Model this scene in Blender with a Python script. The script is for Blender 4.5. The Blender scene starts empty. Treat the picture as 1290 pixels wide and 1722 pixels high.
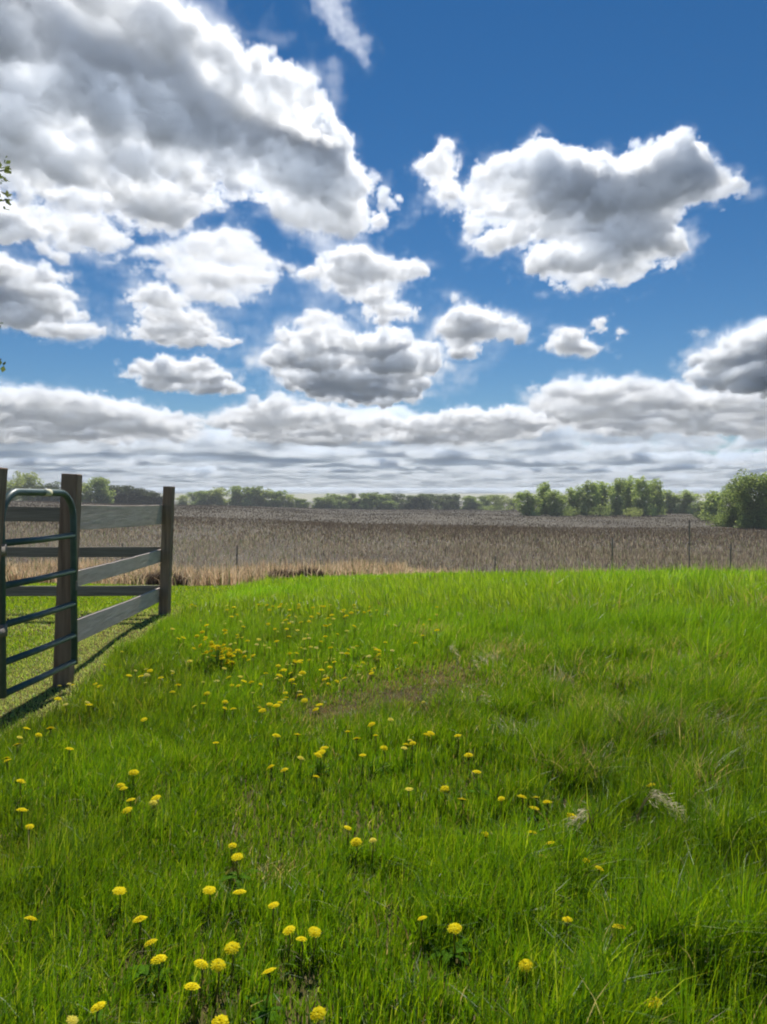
import bpy, math, random
import numpy as np
from mathutils import Vector, Matrix

# ------------------------------------------------------------------ camera, sky, sun, exposure
C = bpy.context.scene
COL = C.collection
F = 1290.0                      # focal length in photo pixels (frame 1290 x 1722)
CAM_Z = 1.5
PITCH = math.atan(23 / F)       # the horizon lies 23 px above the middle of the frame
cam_d = bpy.data.cameras.new('camera')
cam = bpy.data.objects.new('camera', cam_d)
COL.objects.link(cam)
cam_d.sensor_fit = 'HORIZONTAL'
cam_d.sensor_width = 36.0
cam_d.lens = 36.0
cam_d.clip_start = 0.05
cam_d.clip_end = 300000.0
cam.location = (0, 0, CAM_Z)
cam.rotation_euler = (math.pi / 2 - PITCH, 0, 0)
C.camera = cam

SUN_EL, SUN_AZ = math.radians(53), math.radians(1.5)
world = bpy.data.worlds.new('World')
C.world = world
world.use_nodes = True
wt = world.node_tree
bg = wt.nodes['Background']
sky = wt.nodes.new('ShaderNodeTexSky')
sky.sky_type = 'NISHITA'
sky.sun_disc = False
sky.sun_elevation = SUN_EL
sky.sun_rotation = SUN_AZ
sky.altitude = 700
sky.air_density = 1.0
sky.dust_density = 0.0
sky.ozone_density = 4.0
hsv = wt.nodes.new('ShaderNodeHueSaturation')
hsv.inputs['Saturation'].default_value = 1.27
wt.links.new(sky.outputs[0], hsv.inputs['Color'])
wt.links.new(hsv.outputs[0], bg.inputs['Color'])
bg.inputs['Strength'].default_value = 0.060

sun_d = bpy.data.lights.new('sun', 'SUN')
sun_d.energy = 4.6
sun_d.angle = math.radians(0.5)
sun_d.color = (1.0, 0.955, 0.88)
sun = bpy.data.objects.new('sun', sun_d)
COL.objects.link(sun)
sun.rotation_euler = Vector((math.sin(SUN_AZ) * math.cos(SUN_EL), math.cos(SUN_AZ) * math.cos(SUN_EL),
                             math.sin(SUN_EL))).to_track_quat('Z', 'Y').to_euler()

C.view_settings.view_transform = 'Standard'
C.view_settings.look = 'None'
C.view_settings.exposure = 0.22
C.view_settings.gamma = 1.0
C.render.engine = 'CYCLES'
cy = C.cycles
cy.max_bounces = 32
cy.diffuse_bounces = 3
cy.transmission_bounces = 4
cy.volume_bounces = 32
cy.use_adaptive_sampling = True
cy.adaptive_threshold = 0.03
cy.use_denoising = True
cy.filter_width = 2.0

RNG = np.random.default_rng(7)
random.seed(7)


# ------------------------------------------------------------------ helpers
def tag(o, label=None, cat=None, group=None, kind=None):
    if label: o['label'] = label
    if cat: o['category'] = cat
    if group: o['group'] = group
    if kind: o['kind'] = kind
    return o


def link(name, me, mat=None, parent=None, loc=None):
    o = bpy.data.objects.new(name, me)
    COL.objects.link(o)
    if mat is not None and me is not None and len(me.materials) == 0: me.materials.append(mat)
    if parent is not None: o.parent = parent
    if loc is not None: o.location = loc
    return o


def empty(name, loc=(0, 0, 0), rz=0.0):
    o = bpy.data.objects.new(name, None)
    COL.objects.link(o)
    o.location = loc
    o.rotation_euler = (0, 0, rz)
    o.empty_display_size = 0.1
    return o


def mesh_np(name, V, Q, col=None, smooth=False):
    """mesh from numpy arrays: V (n,3), Q (m,k) faces, optional point colours (n,3)"""
    me = bpy.data.meshes.new(name)
    V = np.ascontiguousarray(V, dtype=np.float32)
    Q = np.ascontiguousarray(Q, dtype=np.int32)
    m, k = Q.shape
    me.vertices.add(len(V))
    me.vertices.foreach_set('co', V.ravel())
    me.loops.add(m * k)
    me.loops.foreach_set('vertex_index', Q.ravel())
    me.polygons.add(m)
    me.polygons.foreach_set('loop_start', np.arange(0, m * k, k, dtype=np.int32))
    me.polygons.foreach_set('use_smooth', np.full(m, smooth, dtype=bool))
    if col is not None:
        a = me.attributes.new('tint', 'FLOAT_COLOR', 'POINT')
        c4 = np.ones((len(V), 4), dtype=np.float32)
        c4[:, :3] = col
        a.data.foreach_set('color', c4.ravel())
    me.update(calc_edges=True)
    return me


class MB:
    """collects boxes, tubes and blobs into one mesh"""
    def __init__(s):
        s.v, s.f = [], []

    def box(s, c, size, M=None, jitter=0.0):
        b = len(s.v)
        for dx in (-.5, .5):
            for dy in (-.5, .5):
                for dz in (-.5, .5):
                    p = Vector((dx * size[0], dy * size[1], dz * size[2]))
                    if M is not None: p = M @ p
                    s.v.append(tuple(Vector(c) + p))
        for q in ((0, 1, 3, 2), (4, 6, 7, 5), (0, 4, 5, 1), (2, 3, 7, 6), (0, 2, 6, 4), (1, 5, 7, 3)):
            s.f.append(tuple(b + i for i in q))

    def tube(s, pts, radii, n=8, cap=True):
        pts = [Vector(p) for p in pts]
        rings = []
        up = Vector((0.31, 0.17, 0.93)).normalized()
        for i, p in enumerate(pts):
            t = (pts[min(i + 1, len(pts) - 1)] - pts[max(i - 1, 0)]).normalized()
            a = t.cross(up)
            if a.length < 1e-4: a = t.cross(Vector((1, 0, 0)))
            a.normalize()
            c = t.cross(a).normalized()
            up = c.cross(t).normalized() if False else up
            r = radii[i] if hasattr(radii, '__len__') else radii
            b = len(s.v)
            for k in range(n):
                w = 2 * math.pi * k / n
                s.v.append(tuple(p + a * (r * math.cos(w)) + c * (r * math.sin(w))))
            rings.append(b)
        for i in range(len(rings) - 1):
            for k in range(n):
                s.f.append((rings[i] + k, rings[i] + (k + 1) % n, rings[i + 1] + (k + 1) % n, rings[i + 1] + k))
        if cap:
            s.f.append(tuple(rings[0] + k for k in reversed(range(n))))
            s.f.append(tuple(rings[-1] + k for k in range(n)))

    def mesh(s, name, smooth=False):
        me = bpy.data.meshes.new(name)
        me.from_pydata(s.v, [], s.f)
        if smooth: me.polygons.foreach_set('use_smooth', np.ones(len(s.f), dtype=bool))
        me.update()
        return me

    def build(s, name, mat, parent=None, smooth=False, bevel=0.0):
        o = link(name, s.mesh(name, smooth), mat, parent)
        if bevel:
            b = o.modifiers.new('bevel', 'BEVEL')
            b.width = bevel
            b.segments = 2
            b.limit_method = 'ANGLE'
        return o


_LAT = {}


def vnoise(p, seed):
    """smooth value noise on points p (...,k), k = 2 or 3"""
    k = p.shape[-1]
    n = 64 if k == 2 else 32
    key = (seed, k)
    if key not in _LAT: _LAT[key] = np.random.default_rng(seed + 1000 * k).random((n,) * k).astype(np.float32)
    r = _LAT[key]
    i = np.floor(p).astype(np.int32)
    f = (p - i).astype(np.float32)
    f = f * f * (3 - 2 * f)
    i %= n
    j = (i + 1) % n
    if k == 2:
        fx, fy = f[..., 0], f[..., 1]
        a = r[i[..., 0], i[..., 1]] * (1 - fx) + r[j[..., 0], i[..., 1]] * fx
        b = r[i[..., 0], j[..., 1]] * (1 - fx) + r[j[..., 0], j[..., 1]] * fx
        return a * (1 - fy) + b * fy
    x0, y0, z0, x1, y1, z1 = i[..., 0], i[..., 1], i[..., 2], j[..., 0], j[..., 1], j[..., 2]
    fx, fy, fz = f[..., 0], f[..., 1], f[..., 2]
    c00 = r[x0, y0, z0] * (1 - fx) + r[x1, y0, z0] * fx
    c10 = r[x0, y1, z0] * (1 - fx) + r[x1, y1, z0] * fx
    c01 = r[x0, y0, z1] * (1 - fx) + r[x1, y0, z1] * fx
    c11 = r[x0, y1, z1] * (1 - fx) + r[x1, y1, z1] * fx
    return (c00 * (1 - fy) + c10 * fy) * (1 - fz) + (c01 * (1 - fy) + c11 * fy) * fz


def fbm(p, seed, octaves=4, gain=0.5):
    s, a, t = 0.0, 1.0, 0.0
    for o in range(octaves):
        s = s + a * vnoise(p * 2.03 ** o + 5.7 * o, seed + o)
        t += a
        a *= gain
    return s / t


def sstep(a, b, x):
    t = np.clip((x - a) / (b - a), 0, 1)
    return t * t * (3 - 2 * t)


# ------------------------------------------------------------------ clouds: real volumes over a flat condensation level
CLOUD_H = 1500.0


def poly_sd(poly, U, V):
    """signed distance (positive inside) of points U,V to a polygon"""
    P = np.array(poly, float)
    best = np.full(U.shape, 1e18)
    inside = np.zeros(U.shape, bool)
    n = len(P)
    for k in range(n):
        ax, ay = P[k]
        bx, by = P[(k + 1) % n]
        ex, ey = bx - ax, by - ay
        t = np.clip(((U - ax) * ex + (V - ay) * ey) / (ex * ex + ey * ey + 1e-9), 0, 1)
        d = (U - ax - t * ex) ** 2 + (V - ay - t * ey) ** 2
        best = np.minimum(best, d)
        c = ((ay > V) != (by > V)) & (U < (bx - ax) * (V - ay) / (by - ay + 1e-12) + ax)
        inside ^= c
    return np.where(inside, 1, -1) * np.sqrt(best)


def plan(poly, H):
    """outline given as (azimuth, elevation) readings in photo units -> plan view metres at height H"""
    out = []
    for u, v in poly:
        dy = math.cos(PITCH) + (861 - v) / F * math.sin(PITCH)
        dz = -math.sin(PITCH) + (861 - v) / F * math.cos(PITCH)
        y = H / max(dz, 1e-4) * dy
        out.append(((u - 645) / F / dy * y, y))
    return out


def densify(poly, step=25):
    out = []
    n = len(poly)
    for k in range(n):
        a, b = poly[k], poly[(k + 1) % n]
        m = max(1, int(math.hypot(b[0] - a[0], b[1] - a[1]) / step))
        for i in range(m): out.append((a[0] + (b[0] - a[0]) * i / m, a[1] + (b[1] - a[1]) * i / m))
    return out


cloud_mat = bpy.data.materials.new('cloud_vapour')
cloud_mat.use_nodes = True
far_mat = None
_t = cloud_mat.node_tree
_t.nodes.clear()
_o = _t.nodes.new('ShaderNodeOutputMaterial')
_p = _t.nodes.new('ShaderNodeVolumePrincipled')
_p.inputs['Color'].default_value = (0.970, 0.984, 1, 1)
_p.inputs['Density'].default_value = 0.023
_p.inputs['Anisotropy'].default_value = 0.5
_t.links.new(_p.outputs[0], _o.inputs['Volume'])

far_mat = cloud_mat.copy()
far_mat.name = 'distant_cloud_air_tint'
far_mat.node_tree.nodes['Principled Volume'].inputs['Color'].default_value = (0.91, 0.955, 1, 1)  # blue of the air in between, tinted into the cloud colour itself


def grid_object(name, dens, lo, hi, mat):
    """a volume object whose density grid is filled from the array dens[x,y,z]"""
    n = dens.shape
    src = bpy.data.meshes.new(name + '_samples')
    src.vertices.add(dens.size)
    at = src.attributes.new('dens', 'FLOAT', 'POINT')
    at.data.foreach_set('value', np.ascontiguousarray(dens.transpose(2, 1, 0), dtype=np.float32).ravel())
    carrier = bpy.data.objects.new(name + '_samples', src)      # holds the numbers only, never linked to the scene
    vol = bpy.data.volumes.new(name)
    vol.materials.append(mat)
    ob = bpy.data.objects.new(name, vol)
    COL.objects.link(ob)
    ng = bpy.data.node_groups.new('cloud_grid', 'GeometryNodeTree')
    ng.interface.new_socket('Geometry', in_out='INPUT', socket_type='NodeSocketGeometry')
    ng.interface.new_socket('Geometry', in_out='OUTPUT', socket_type='NodeSocketGeometry')
    N, L = ng.nodes, ng.links
    go = N.new('NodeGroupOutput')
    oi = N.new('GeometryNodeObjectInfo')
    oi.inputs['Object'].default_value = carrier
    vc = N.new('GeometryNodeVolumeCube')
    vc.inputs['Min'].default_value = lo
    vc.inputs['Max'].default_value = hi
    for k, ax in enumerate('XYZ'): vc.inputs['Resolution ' + ax].default_value = int(n[k])
    pos = N.new('GeometryNodeInputPosition')
    prev = pos.outputs[0]
    span = [(n[k] - 1) / (hi[k] - lo[k]) for k in range(3)]
    for op, val in (('SUBTRACT', lo), ('MULTIPLY', span), ('ADD', (.5, .5, .5)), ('FLOOR', None)):
        q = N.new('ShaderNodeVectorMath')
        q.operation = op
        if val is not None: q.inputs[1].default_value = val
        L.new(prev, q.inputs[0])
        prev = q.outputs[0]
    dt = N.new('ShaderNodeVectorMath')
    dt.operation = 'DOT_PRODUCT'
    dt.inputs[1].default_value = (1, n[0], n[0] * n[1])
    L.new(prev, dt.inputs[0])
    si = N.new('GeometryNodeSampleIndex')
    si.data_type = 'FLOAT'
    si.domain = 'POINT'
    na = N.new('GeometryNodeInputNamedAttribute')
    na.data_type = 'FLOAT'
    na.inputs['Name'].default_value = 'dens'
    L.new(oi.outputs['Geometry'], si.inputs['Geometry'])
    L.new(na.outputs[0], si.inputs['Value'])
    L.new(dt.outputs['Value'], si.inputs['Index'])
    L.new(si.outputs[0], vc.inputs['Density'])
    sm = N.new('GeometryNodeSetMaterial')
    sm.inputs['Material'].default_value = mat
    L.new(vc.outputs[0], sm.inputs[0])
    L.new(sm.outputs[0], go.inputs[0])
    ob.modifiers.new('grid', 'NODES').node_group = ng
    return ob


def cloud(label, outline, thick, rim, vox, seed, cores=(), H=CLOUD_H, feat=None, rag=0.5, dens=1.0, kind=None, zs=1.0, pad=1.0, bump=1.0, fringe=0.16):
    """cumulus: flat-ish base at H, thickness grows inwards from the outline; cores = [(outline, extra thickness, softness)]
    thick, rim, vox in metres in plan; feat = size of the billows"""
    P = plan(densify(outline), H)
    A = np.array(P)
    feat = feat or 5 * rim
    m = pad * rim * 1.2
    extra = sum(c[1] for c in cores)
    lo = np.array([A[:, 0].min() - m, A[:, 1].min() - m, H - 0.25 * feat])
    hi = np.array([A[:, 0].max() + m, A[:, 1].max() + m, H + thick + extra + 0.5 * feat])
    vz = vox * zs
    n = np.array([max(8, int((hi[0] - lo[0]) / vox)), max(8, int((hi[1] - lo[1]) / vox)), max(6, int((hi[2] - lo[2]) / vz))])
    xs = [np.linspace(lo[k], hi[k], n[k]) for k in range(3)]
    X2, Y2 = np.meshgrid(xs[0], xs[1], indexing='ij')
    p2 = np.stack([X2, Y2], -1)
    warp = (fbm(p2 / feat, seed, 5, 0.55) - 0.5) * 2
    sd = poly_sd(P, X2, Y2) + warp * rag * feat * 0.6
    T = thick * np.sqrt(sstep(0, rim * 2.6, sd)) * (0.62 + 0.76 * fbm(p2 / (feat * 1.3), seed + 31, 4))
    for cpoly, add, soft in cores:
        cs = poly_sd(plan(densify(cpoly), H), X2, Y2) + warp * soft * 0.6
        T = T + add * sstep(-soft, soft, cs) * (sd > 0)
    base = H + (fbm(p2 / (feat * 0.8), seed + 61, 4) - 0.5) * 0.42 * feat - 0.0 * T
    base = base + (1 - sstep(0, rim * 1.6, sd)) * 0.22 * thick
    Z = xs[2].astype(np.float32)[None, None, :]
    base, T, sd = (q.astype(np.float32)[..., None] for q in (base, T, sd))
    d = np.minimum(np.minimum(base + T - Z, (Z - base) * 1.2), sd * 0.8)
    ramp = 0.9 * vox + 0.008 * feat
    hit = np.nonzero(np.abs(d) < 0.55 * feat)                # billows only matter near the cloud's skin
    g = np.stack([xs[k].astype(np.float32)[hit[k]] for k in range(3)], -1)
    n3 = fbm(g / (feat * 0.62), seed + 91, 4, 0.5)
    tb, aa, tt = 0.0, 1.0, 0.0
    for o in range(5):                                     # billows: round bumps with creased valleys
        tb = tb + aa * np.abs(2 * vnoise(g / (feat * 0.42 / 2.05 ** o) + 3.1 * o, seed + 97 + o) - 1)
        tt += aa
        aa *= 0.72
    tb = tb / tt
    d[hit] += (n3 - 0.53) * feat * 0.36 + (tb - 0.34) * feat * 0.62 * bump
    D = np.clip(d / ramp, 0, 1) * (T > 1) * dens
    w3 = fbm(g / np.array([feat * .5, feat * .5, feat * .25], dtype=np.float32), seed + 131, 5, .62)      # torn, see-through shreds outside the skin
    D[hit] = np.maximum(D[hit], fringe * dens * np.clip(1 + d[hit] / (0.20 * feat), 0, 1) ** 1.5 * sstep(.46, .68, w3))
    for k in range(3):
        sl = [slice(None)] * 3
        for e in (0, -1):
            sl[k] = e
            D[tuple(sl)] = 0
    o = grid_object('cloud', D.astype(np.float32), tuple(map(float, lo)), tuple(map(float, hi)), cloud_mat)
    tag(o, label, 'cloud', kind=kind)
    return o


BIG = [(-90, -90), (120, -110), (300, -20), (370, 45), (430, 100), (500, 140), (552, 180), (545, 215), (590, 245), (625, 285),
       (664, 330), (670, 370), (640, 404), (590, 414), (540, 394), (450, 374), (432, 352), (372, 364), (300, 402), (240, 410),
       (170, 432), (100, 442), (40, 414), (-90, 395)]
BIG_CORE = [(120, 90), (230, 150), (330, 175), (420, 235), (520, 262), (590, 300), (560, 345), (470, 330), (390, 300),
            (290, 265), (180, 245), (110, 180)]
BIG_CORE_B = [(-90, -60), (90, -60), (130, 60), (90, 190), (0, 220), (-90, 230)]
RIGHT = [(742, 325), (770, 328), (800, 318), (850, 312), (905, 305), (955, 306), (1030, 306), (1100, 306), (1185, 302), (1225, 312),
         (1272, 316), (1240, 345), (1180, 360), (1152, 385), (1150, 425), (1135, 462), (1080, 478), (1000, 490), (925, 480), (880, 445),
         (800, 428), (775, 390), (745, 365)]
RIGHT_CORE = [(850, 290), (930, 280), (1000, 320), (1090, 325), (1160, 300), (1180, 325), (1110, 370), (1095, 420), (1030, 450),
              (960, 420), (920, 370), (860, 330)]
cloud('huge grey-bellied cumulus cloud filling the upper left of the sky', BIG, 120, 100, 10.5, 3,
      [(BIG_CORE, 190, 130), (BIG_CORE_B, 70, 200)], feat=440, zs=.9)
cloud('large lone white cumulus with a dark belly at upper right', RIGHT, 115, 100, 9.5, 14, [(RIGHT_CORE, 165, 150)], feat=380, zs=.9)
cloud('small ragged white cloud just left of the large lone cumulus', [(692, 300), (720, 262), (745, 244), (778, 275), (770, 320), (778, 350),
      (750, 360), (725, 335)], 100, 80, 9, 25, feat=170)
cloud('thin white streak of cloud at the top edge of the sky', [(490, -60), (585, -60), (600, 40), (632, 85), (608, 125), (560, 80), (515, 25)],
      80, 45, 9, 36, feat=130, dens=.2)
cloud('broad pale flat cloud under the huge grey cloud', [(165, 440), (250, 420), (330, 392), (400, 388), (450, 425), (495, 455), (470, 490),
      (400, 525), (330, 500), (240, 470)], 110, 150, 14, 47, feat=330, dens=.5)
cloud('rounded white cloud hanging below the broad pale cloud', [(195, 575), (225, 545), (205, 500), (240, 482), (300, 495), (345, 520), (368, 560),
      (400, 582), (330, 585), (260, 580)], 120, 130, 14, 58, feat=330)
cloud('white cumulus with a grey base at the left edge', [(-120, 440), (0, 442), (60, 465), (125, 478), (120, 525), (172, 560), (160, 578),
      (90, 574), (20, 560), (-120, 540)], 170, 160, 14, 69, [([(-100, 510), (20, 505), (70, 535), (40, 555), (-100, 540)], 100, 150)], feat=400)
cloud('white cloud of two loose lobes in the middle of the sky', [(490, 470), (560, 432), (630, 430), (725, 465), (670, 500), (700, 540), (640, 555),
      (590, 525), (560, 500)], 130, 130, 14, 80, feat=340)
cloud('small pale cloud between the two lobed clouds', [(480, 550), (520, 520), (580, 535), (590, 552), (540, 560)], 80, 90, 13, 83, feat=220, dens=.6)
cloud('wide lumpy cumulus low in the middle with a grey base', [(440, 625), (455, 585), (500, 562), (570, 562), (600, 590), (680, 585), (750, 600),
      (720, 645), (700, 680), (600, 684), (520, 668), (470, 655)], 250, 260, 22, 91, [([(480, 650), (560, 645), (690, 655), (690, 672), (560, 676)], 70, 250)], feat=600)
cloud('white domed cumulus at the right shoulder of the lumpy cloud', [(722, 548), (765, 512), (805, 535), (850, 552), (890, 565), (885, 585), (820, 580),
      (800, 612), (745, 606), (750, 580)], 260, 200, 19, 102, feat=460)
cloud('long flat-bottomed little cloud low on the left', [(196, 640), (225, 618), (300, 622), (340, 615), (380, 635), (410, 660), (370, 664),
      (300, 655), (240, 654)], 220, 220, 23, 113, feat=480)
cloud('small white puff right of the domed cumulus', [(915, 588), (935, 565), (960, 560), (990, 580), (1030, 598), (990, 606), (930, 604)],
      190, 150, 18, 124, feat=350)
cloud('tiny round puff above the small white puff', [(990, 548), (1008, 536), (1026, 546), (1018, 562), (998, 562)], 110, 90, 14, 135, feat=190)
cloud('tiniest puff beside the tiny round puff', [(1030, 566), (1042, 554), (1050, 562), (1040, 576)], 80, 70, 14, 146, feat=160)
cloud('faint wisp of cloud alone on the far right', [(1158, 562), (1180, 552), (1202, 562), (1185, 574)], 60, 70, 14, 157, feat=170, dens=.2)
cloud('tall cumulus head rising at the right edge above the bank', [(1150, 640), (1170, 618), (1220, 594), (1290, 585), (1450, 590), (1450, 672),
      (1290, 668), (1200, 662)], 340, 280, 28, 168, [([(1200, 650), (1290, 640), (1420, 650), (1420, 668), (1250, 664)], 90, 300)], feat=750)
cloud('long cumulus bank low on the left above the fence', [(-150, 690), (0, 676), (80, 668), (180, 690), (250, 700), (350, 716), (330, 742),
      (200, 744), (60, 744), (-150, 742)], 360, 450, 44, 179, feat=800, zs=.7, dens=.42)
cloud('long low cumulus bank starting left of the middle of the sky', [(340, 716), (430, 684), (520, 692), (620, 712), (700, 716), (660, 740), (560, 752), (420, 742)],
      320, 420, 44, 190, feat=760, zs=.7, dens=.42)
cloud('narrow ragged cumulus bank in the middle just above the far cloud layer', [(640, 722), (760, 708), (900, 704), (960, 716), (900, 740), (780, 750), (660, 750)],
      330, 400, 46, 196, feat=760, zs=.7, dens=.42)
cloud('high cumulus bank at the right above the grove', [(880, 676), (950, 655), (1060, 655), (1140, 668), (1300, 680), (1450, 685), (1450, 742), (1290, 742), (1130, 726), (1000, 736), (930, 716)],
      330, 420, 44, 199, feat=780, zs=.7, dens=.42)

cloud('thin white veil of cloud linking the small clouds at centre left', [(150, 470), (300, 440), (480, 440), (560, 480), (520, 560), (430, 600), (330, 600), (200, 580)],
      40, 300, 26, 205, feat=420, dens=.035, kind='stuff', fringe=.6)
cloud('thin white veil of cloud among the middle clouds', [(430, 560), (520, 500), (640, 480), (760, 500), (880, 560), (800, 640), (740, 680), (600, 700), (460, 680)],
      50, 400, 32, 215, feat=560, dens=.03, kind='stuff', fringe=.6)

def far_bank(y0, y1, n, seed, dens, H=CLOUD_H):
    """the far broken layer that closes the sky down to the horizon"""
    lo = np.array([-0.68 * y1, y0, H - 200])
    hi = np.array([0.68 * y1, y1, H + 1100])
    xs = [np.linspace(lo[k], hi[k], n[k]) for k in range(3)]
    X2, Y2 = np.meshgrid(xs[0], xs[1], indexing='ij')
    p2 = np.stack([X2, Y2], -1)
    cover = fbm(p2 / np.array([2600., 2600.]), seed, 5, .55) + (0.02 if H == CLOUD_H else 0.12)
    T = 1300 * np.clip(cover - 0.44, 0, 1) / .3
    g = np.stack(np.meshgrid(*xs, indexing='ij'), -1).astype(np.float32)
    n3 = fbm(g / np.array([1300, 1300, 800], dtype=np.float32), seed + 10, 4, .55)
    d = np.minimum(H + T[..., None] - g[..., 2], (g[..., 2] - H) * 1.5) + (n3 - .55) * 620
    D = np.clip(d / 200, 0, 1) * (T > 1)[..., None] * dens
    D[[0, -1]] = 0
    D[:, [0, -1]] = 0
    D[:, :, [0, -1]] = 0
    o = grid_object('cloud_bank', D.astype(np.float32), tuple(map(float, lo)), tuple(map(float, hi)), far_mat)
    tag(o, 'broken grey and white cloud layer reaching down to the horizon', 'cloud bank', kind='stuff')


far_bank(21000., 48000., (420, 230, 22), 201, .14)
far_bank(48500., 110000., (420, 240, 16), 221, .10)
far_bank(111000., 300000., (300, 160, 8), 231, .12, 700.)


# ------------------------------------------------------------------ materials
def new_mat(name):
    m = bpy.data.materials.new(name)
    m.use_nodes = True
    nt = m.node_tree
    nt.nodes.clear()
    out = nt.nodes.new('ShaderNodeOutputMaterial')
    return m, nt, out


def leaf_mat(name, trans=0.45, gloss=0.06, tw=(1.15, 1.1, 0.55), rough=0.45):
    """thin leaves: colour comes from each blade's own tint; light passes through"""
    m, nt, out = new_mat(name)
    N, L = nt.nodes, nt.links
    at = N.new('ShaderNodeAttribute')
    at.attribute_name = 'tint'
    df = N.new('ShaderNodeBsdfDiffuse')
    L.new(at.outputs['Color'], df.inputs['Color'])
    tr = N.new('ShaderNodeBsdfTranslucent')
    mx = N.new('ShaderNodeMix')
    mx.data_type = 'RGBA'
    mx.blend_type = 'MULTIPLY'
    mx.inputs['Factor'].default_value = 1
    mx.inputs['B'].default_value = (*tw, 1)
    L.new(at.outputs['Color'], mx.inputs['A'])
    L.new(mx.outputs['Result'], tr.inputs['Color'])
    m1 = N.new('ShaderNodeMixShader')
    m1.inputs[0].default_value = trans
    L.new(df.outputs[0], m1.inputs[1])
    L.new(tr.outputs[0], m1.inputs[2])
    gl = N.new('ShaderNodeBsdfGlossy')
    gl.inputs['Roughness'].default_value = rough
    m2 = N.new('ShaderNodeMixShader')
    m2.inputs[0].default_value = gloss
    L.new(m1.outputs[0], m2.inputs[1])
    L.new(gl.outputs[0], m2.inputs[2])
    L.new(m2.outputs[0], out.inputs['Surface'])
    return m


def noise_mat(name, c1, c2, scale=(1, 1, 1), nscale=5.0, detail=6, rough=0.85, bump=0.0, c3=None, spec=0.2, metal=0.0, ramp=(0.35, 0.65)):
    m, nt, out = new_mat(name)
    N, L = nt.nodes, nt.links
    b = N.new('ShaderNodeBsdfPrincipled')
    b.inputs['Roughness'].default_value = rough
    b.inputs['Specular IOR Level'].default_value = spec
    b.inputs['Metallic'].default_value = metal
    tc = N.new('ShaderNodeTexCoord')
    mp = N.new('ShaderNodeMapping')
    mp.inputs['Scale'].default_value = scale
    L.new(tc.outputs['Object'], mp.inputs['Vector'])
    nz = N.new('ShaderNodeTexNoise')
    nz.inputs['Scale'].default_value = nscale
    nz.inputs['Detail'].default_value = detail
    nz.inputs['Roughness'].default_value = 0.62
    L.new(mp.outputs[0], nz.inputs['Vector'])
    cr = N.new('ShaderNodeValToRGB')
    cr.color_ramp.elements[0].position = ramp[0]
    cr.color_ramp.elements[0].color = (*c1, 1)
    cr.color_ramp.elements[1].position = ramp[1]
    cr.color_ramp.elements[1].color = (*c2, 1)
    if c3:
        e = cr.color_ramp.elements.new(0.5 * (ramp[0] + ramp[1]))
        e.color = (*c3, 1)
    L.new(nz.outputs['Fac'], cr.inputs[0])
    L.new(cr.outputs[0], b.inputs['Base Color'])
    if bump:
        bp = N.new('ShaderNodeBump')
        bp.inputs['Strength'].default_value = bump
        bp.inputs['Distance'].default_value = 0.01
        L.new(nz.outputs['Fac'], bp.inputs['Height'])
        L.new(bp.outputs[0], b.inputs['Normal'])
    L.new(b.outputs[0], out.inputs['Surface'])
    return m


M_ROSETTE = leaf_mat('broad_leaves', 0.35, 0.0, (1.3, 1.2, 0.5))
M_GRASS = leaf_mat('grass_blades', 0.6, 0.04, (1.35, 1.2, 0.5))
M_DRY = leaf_mat('dry_grass', 0.5, 0.02, (1.05, 1.0, 0.85), 0.6)
M_STUBBLE = leaf_mat('crop_stalks', 0.3, 0.02, (1, 1, 1), 0.6)
M_LEAF = leaf_mat('tree_leaves', 0.5, 0.02, (1.15, 1.1, 0.7), 0.5)
M_PETAL = leaf_mat('dandelion_petals', 0.42, 0.0, (1, 1, 0.8), 0.6)
M_BARK = noise_mat('bark', (0.05, 0.042, 0.034), (0.13, 0.115, 0.095), (1, 1, .3), 3.0, bump=.5)
M_PALEBARK = noise_mat('pale_bark', (0.16, 0.15, 0.13), (0.36, 0.34, 0.30), (1, 1, .4), 2.0, bump=.3)
M_MEADOW = noise_mat('meadow_soil', (0.085, 0.062, 0.030), (0.15, 0.115, 0.06), nscale=9, spec=0.0, c3=(0.11, 0.10, 0.035))
M_FIELD = noise_mat('field_soil', (0.070, 0.053, 0.038), (0.135, 0.105, 0.072), nscale=0.12, detail=12, c3=(0.095, 0.080, 0.052), ramp=(.3, .7))

# ------------------------------------------------------------------ terrain
UK = np.array([-0.62, -0.5, -0.25, 0.0, 0.25, 0.5, 0.62])
YK = np.array([0, 6, 10, 16, 20, 24, 32, 60, 120, 180, 250, 330, 450, 900, 3000.])
_left = [0, 0, 0, -.36, -.78, -1.2, -1.6, -1.4, -.6, 0.1, 0.55, -0.6, -3.2, -5, -6]
_lmid = [0, 0, 0, -.40, -.86, -1.3, -1.85, -1.9, -1.55, -1.3, -1.2, -1.5, -3.2, -5, -6]
_mid = [0, 0, 0, -.30, -.66, -1.05, -1.80, -2.25, -2.6, -2.95, -3.3, -3.7, -4.6, -5.5, -6]
_rmid = [0, 0, 0, -.32, -.70, -1.08, -1.85, -2.55, -3.1, -3.35, -3.6, -4.2, -5.2, -6, -6]
_right = [0, 0, 0, -.32, -.70, -1.08, -1.85, -2.75, -3.2, -3.4, -3.7, -4.2, -5.2, -6, -6]
ZK = np.array([_left, _left, _lmid, _mid, _rmid, _right, _right])


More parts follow.
